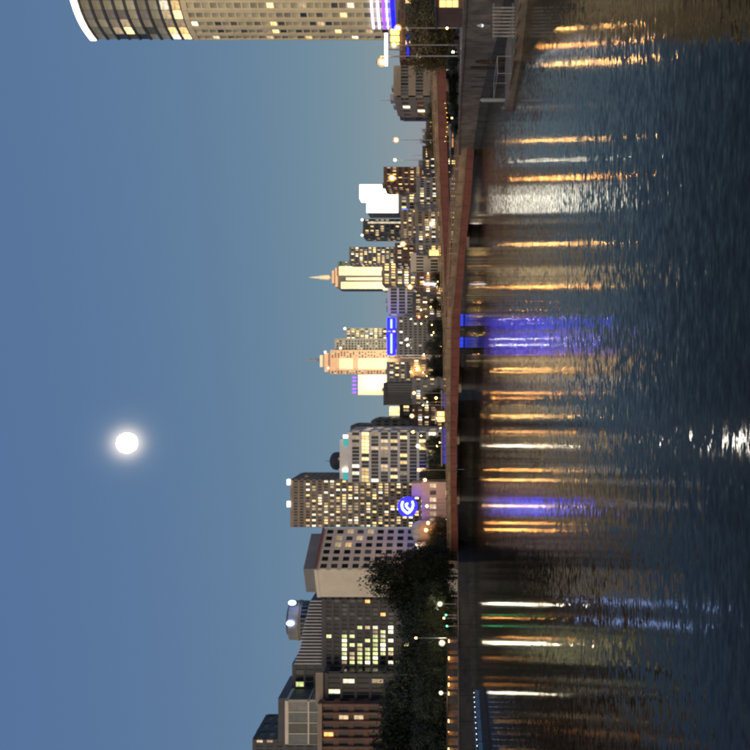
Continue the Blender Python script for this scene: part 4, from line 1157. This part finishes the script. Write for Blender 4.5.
# ------------------------------------------------------------------ right bank: landing stage
ls = thing('landing_stage', 'grey floating landing stage with white slatted screen below the promenade wall', 'landing stage', (26, 64, 0))
m = MB(); m.prism([(-1.9, 9), (-1.2, -1), (0.5, -6), (2.6, -12), (4.2, -12), (4.0, 10)], -0.5, 0.55); m.build('float', M['conc'], ls)
for k in range(14):
    y = -11 + k * 1.45
    xl = -1.6 + (max(0, -y - 1) * 0.36)
    m = MB(); m.box(xl, 2.6, y, y + 1.38, 0.555, 0.62); m.build('deck_plank', M['conc'], ls)
for k in range(9):
    x = -0.2 + 0.27 * k
    m = MB(); m.box(x, x + 0.11, -3.0, -2.9, 0.63, 2.35); m.build('slat', M['weathered'], ls)
for z in (0.75, 2.2):
    m = MB(); m.box(-0.3, 2.4, -2.88, -2.8, z, z + 0.09); m.build('slat_rail', M['steel'], ls)
for (x0, x1, y_) in ((-1.5, -0.1, 1.0), (-1.5, -0.1, 7.0)):
    for xx in (x0, x1):
        m = MB(); m.tube((xx, y_, 0.62), (xx, y_, 1.75), 0.03, 0.03, 6); m.build('rail_post', M['weathered'], ls)
    m = MB(); m.tube((x0, y_, 1.75), (x1, y_, 1.75), 0.03, 0.03, 6); m.build('rail', M['weathered'], ls)
for xx in (-1.5, -0.1):
    m = MB(); m.tube((xx, 1.0, 1.75), (xx, 7.0, 1.75), 0.03, 0.03, 6); m.build('rail', M['weathered'], ls)
for y in (-8, 8.5):
    t = thing('mooring_pile', 'round grey pile beside the landing stage', 'pile', (25.6 if y > 0 else 28.4, 64 + y + (2 if y > 0 else 0), -2), 0, 'landing stage piles')
    m = MB(); m.tube((0, 0, 0), (0, 0, 4.6), 0.2, 0.2, 12); m.build('shaft', M['steel'], t)
    m = MB(); m.tube((0, 0, 4.6), (0, 0, 4.9), 0.22, 0.02, 12); m.build('cap', M['weathered'], t)
for k, (bx_, by_) in enumerate(((30.6, 78), (33.0, 84), (35.4, 92), (37.8, 101), (40.2, 111), (43.0, 124), (44.6, 137), (46.2, 150))):
    t = thing('fender_pile', 'dark timber fender pile against the promenade wall', 'pile', (bx_ - 0.1, by_, -2), 0, 'fender piles along the promenade wall')
    m = MB(); m.tube((0, 0, 0), (0, 0, 4.7 + (k % 3) * 0.35), 0.19, 0.16, 10); m.build('shaft', M['bark'], t)
    m = MB(); m.box(-0.22, 0.22, -0.22, 0.22, 3.6, 3.8); m.build('iron_band', M['dkgrey'], t)
# lit shopfront at the frame edge
sf = thing('lit_kiosk', 'kiosk with bright yellow-lit front on the promenade', 'kiosk', (px_x(752, 78), 78, GZ))
rect(sf, (-1.1, 4, 0, 4, 0, 2.6), 'wall', M['brown'])
rect(sf, (-1.3, 4.2, -0.9, 4.2, 2.61, 2.8), 'roof', M['dkgrey'])
for k in range(3):
    rect(sf, (-0.95 + k * 1.6, 0.45 + k * 1.6, -0.12, -0.02, 0.5, 2.3), 'lit_pane', M['dim_gold'])
    for zz in (1.05, 1.65): rect(sf, (-0.95 + k * 1.6, 0.45 + k * 1.6, -0.16, -0.121, zz, zz + 0.06), 'glazing_bar', M['brown'])
    rect(sf, (-0.28 + k * 1.6, -0.22 + k * 1.6, -0.165, -0.122, 0.5, 2.3), 'glazing_bar', M['brown'])
    rect(sf, (-1.08 + k * 1.6, -0.97 + k * 1.6, -0.16, -0.005, 0.05, 2.55), 'mullion', M['brown'])
for U, V in ((724, 477), (746, 481)):
    t = thing('bollard_light', 'small white cone-topped light on the promenade wall', 'light', (px_x(U, 68), 68 - 0, 2.4), 0, 'wall lights above the landing stage')
    m = MB(); m.box(-0.06, 0.06, -0.1, 0.3, -0.2, 0.5); m.build('bracket', M['steel'], t)
    m = MB(); m.tube((0, -0.1, 0.5), (0, -0.1, 0.95), 0.2, 0.03, 10); m.build('shade', M['white'], t)
    m = MB(); m.ball((0, -0.1, 0.5), 0.09); m.build('bulb', M['led_white'], t)

# ------------------------------------------------------------------ moon
YM = 9000
mo = MB(); mo.ball((0, 0, 0), 9.8 / FPX * YM, 32, 20)
moon = mo.build('moon', M['moon'], None, True)
moon.location = (px_x(307, YM), YM, px_z(127, YM))
tag(moon, 'full white moon above the skyline', 'moon')
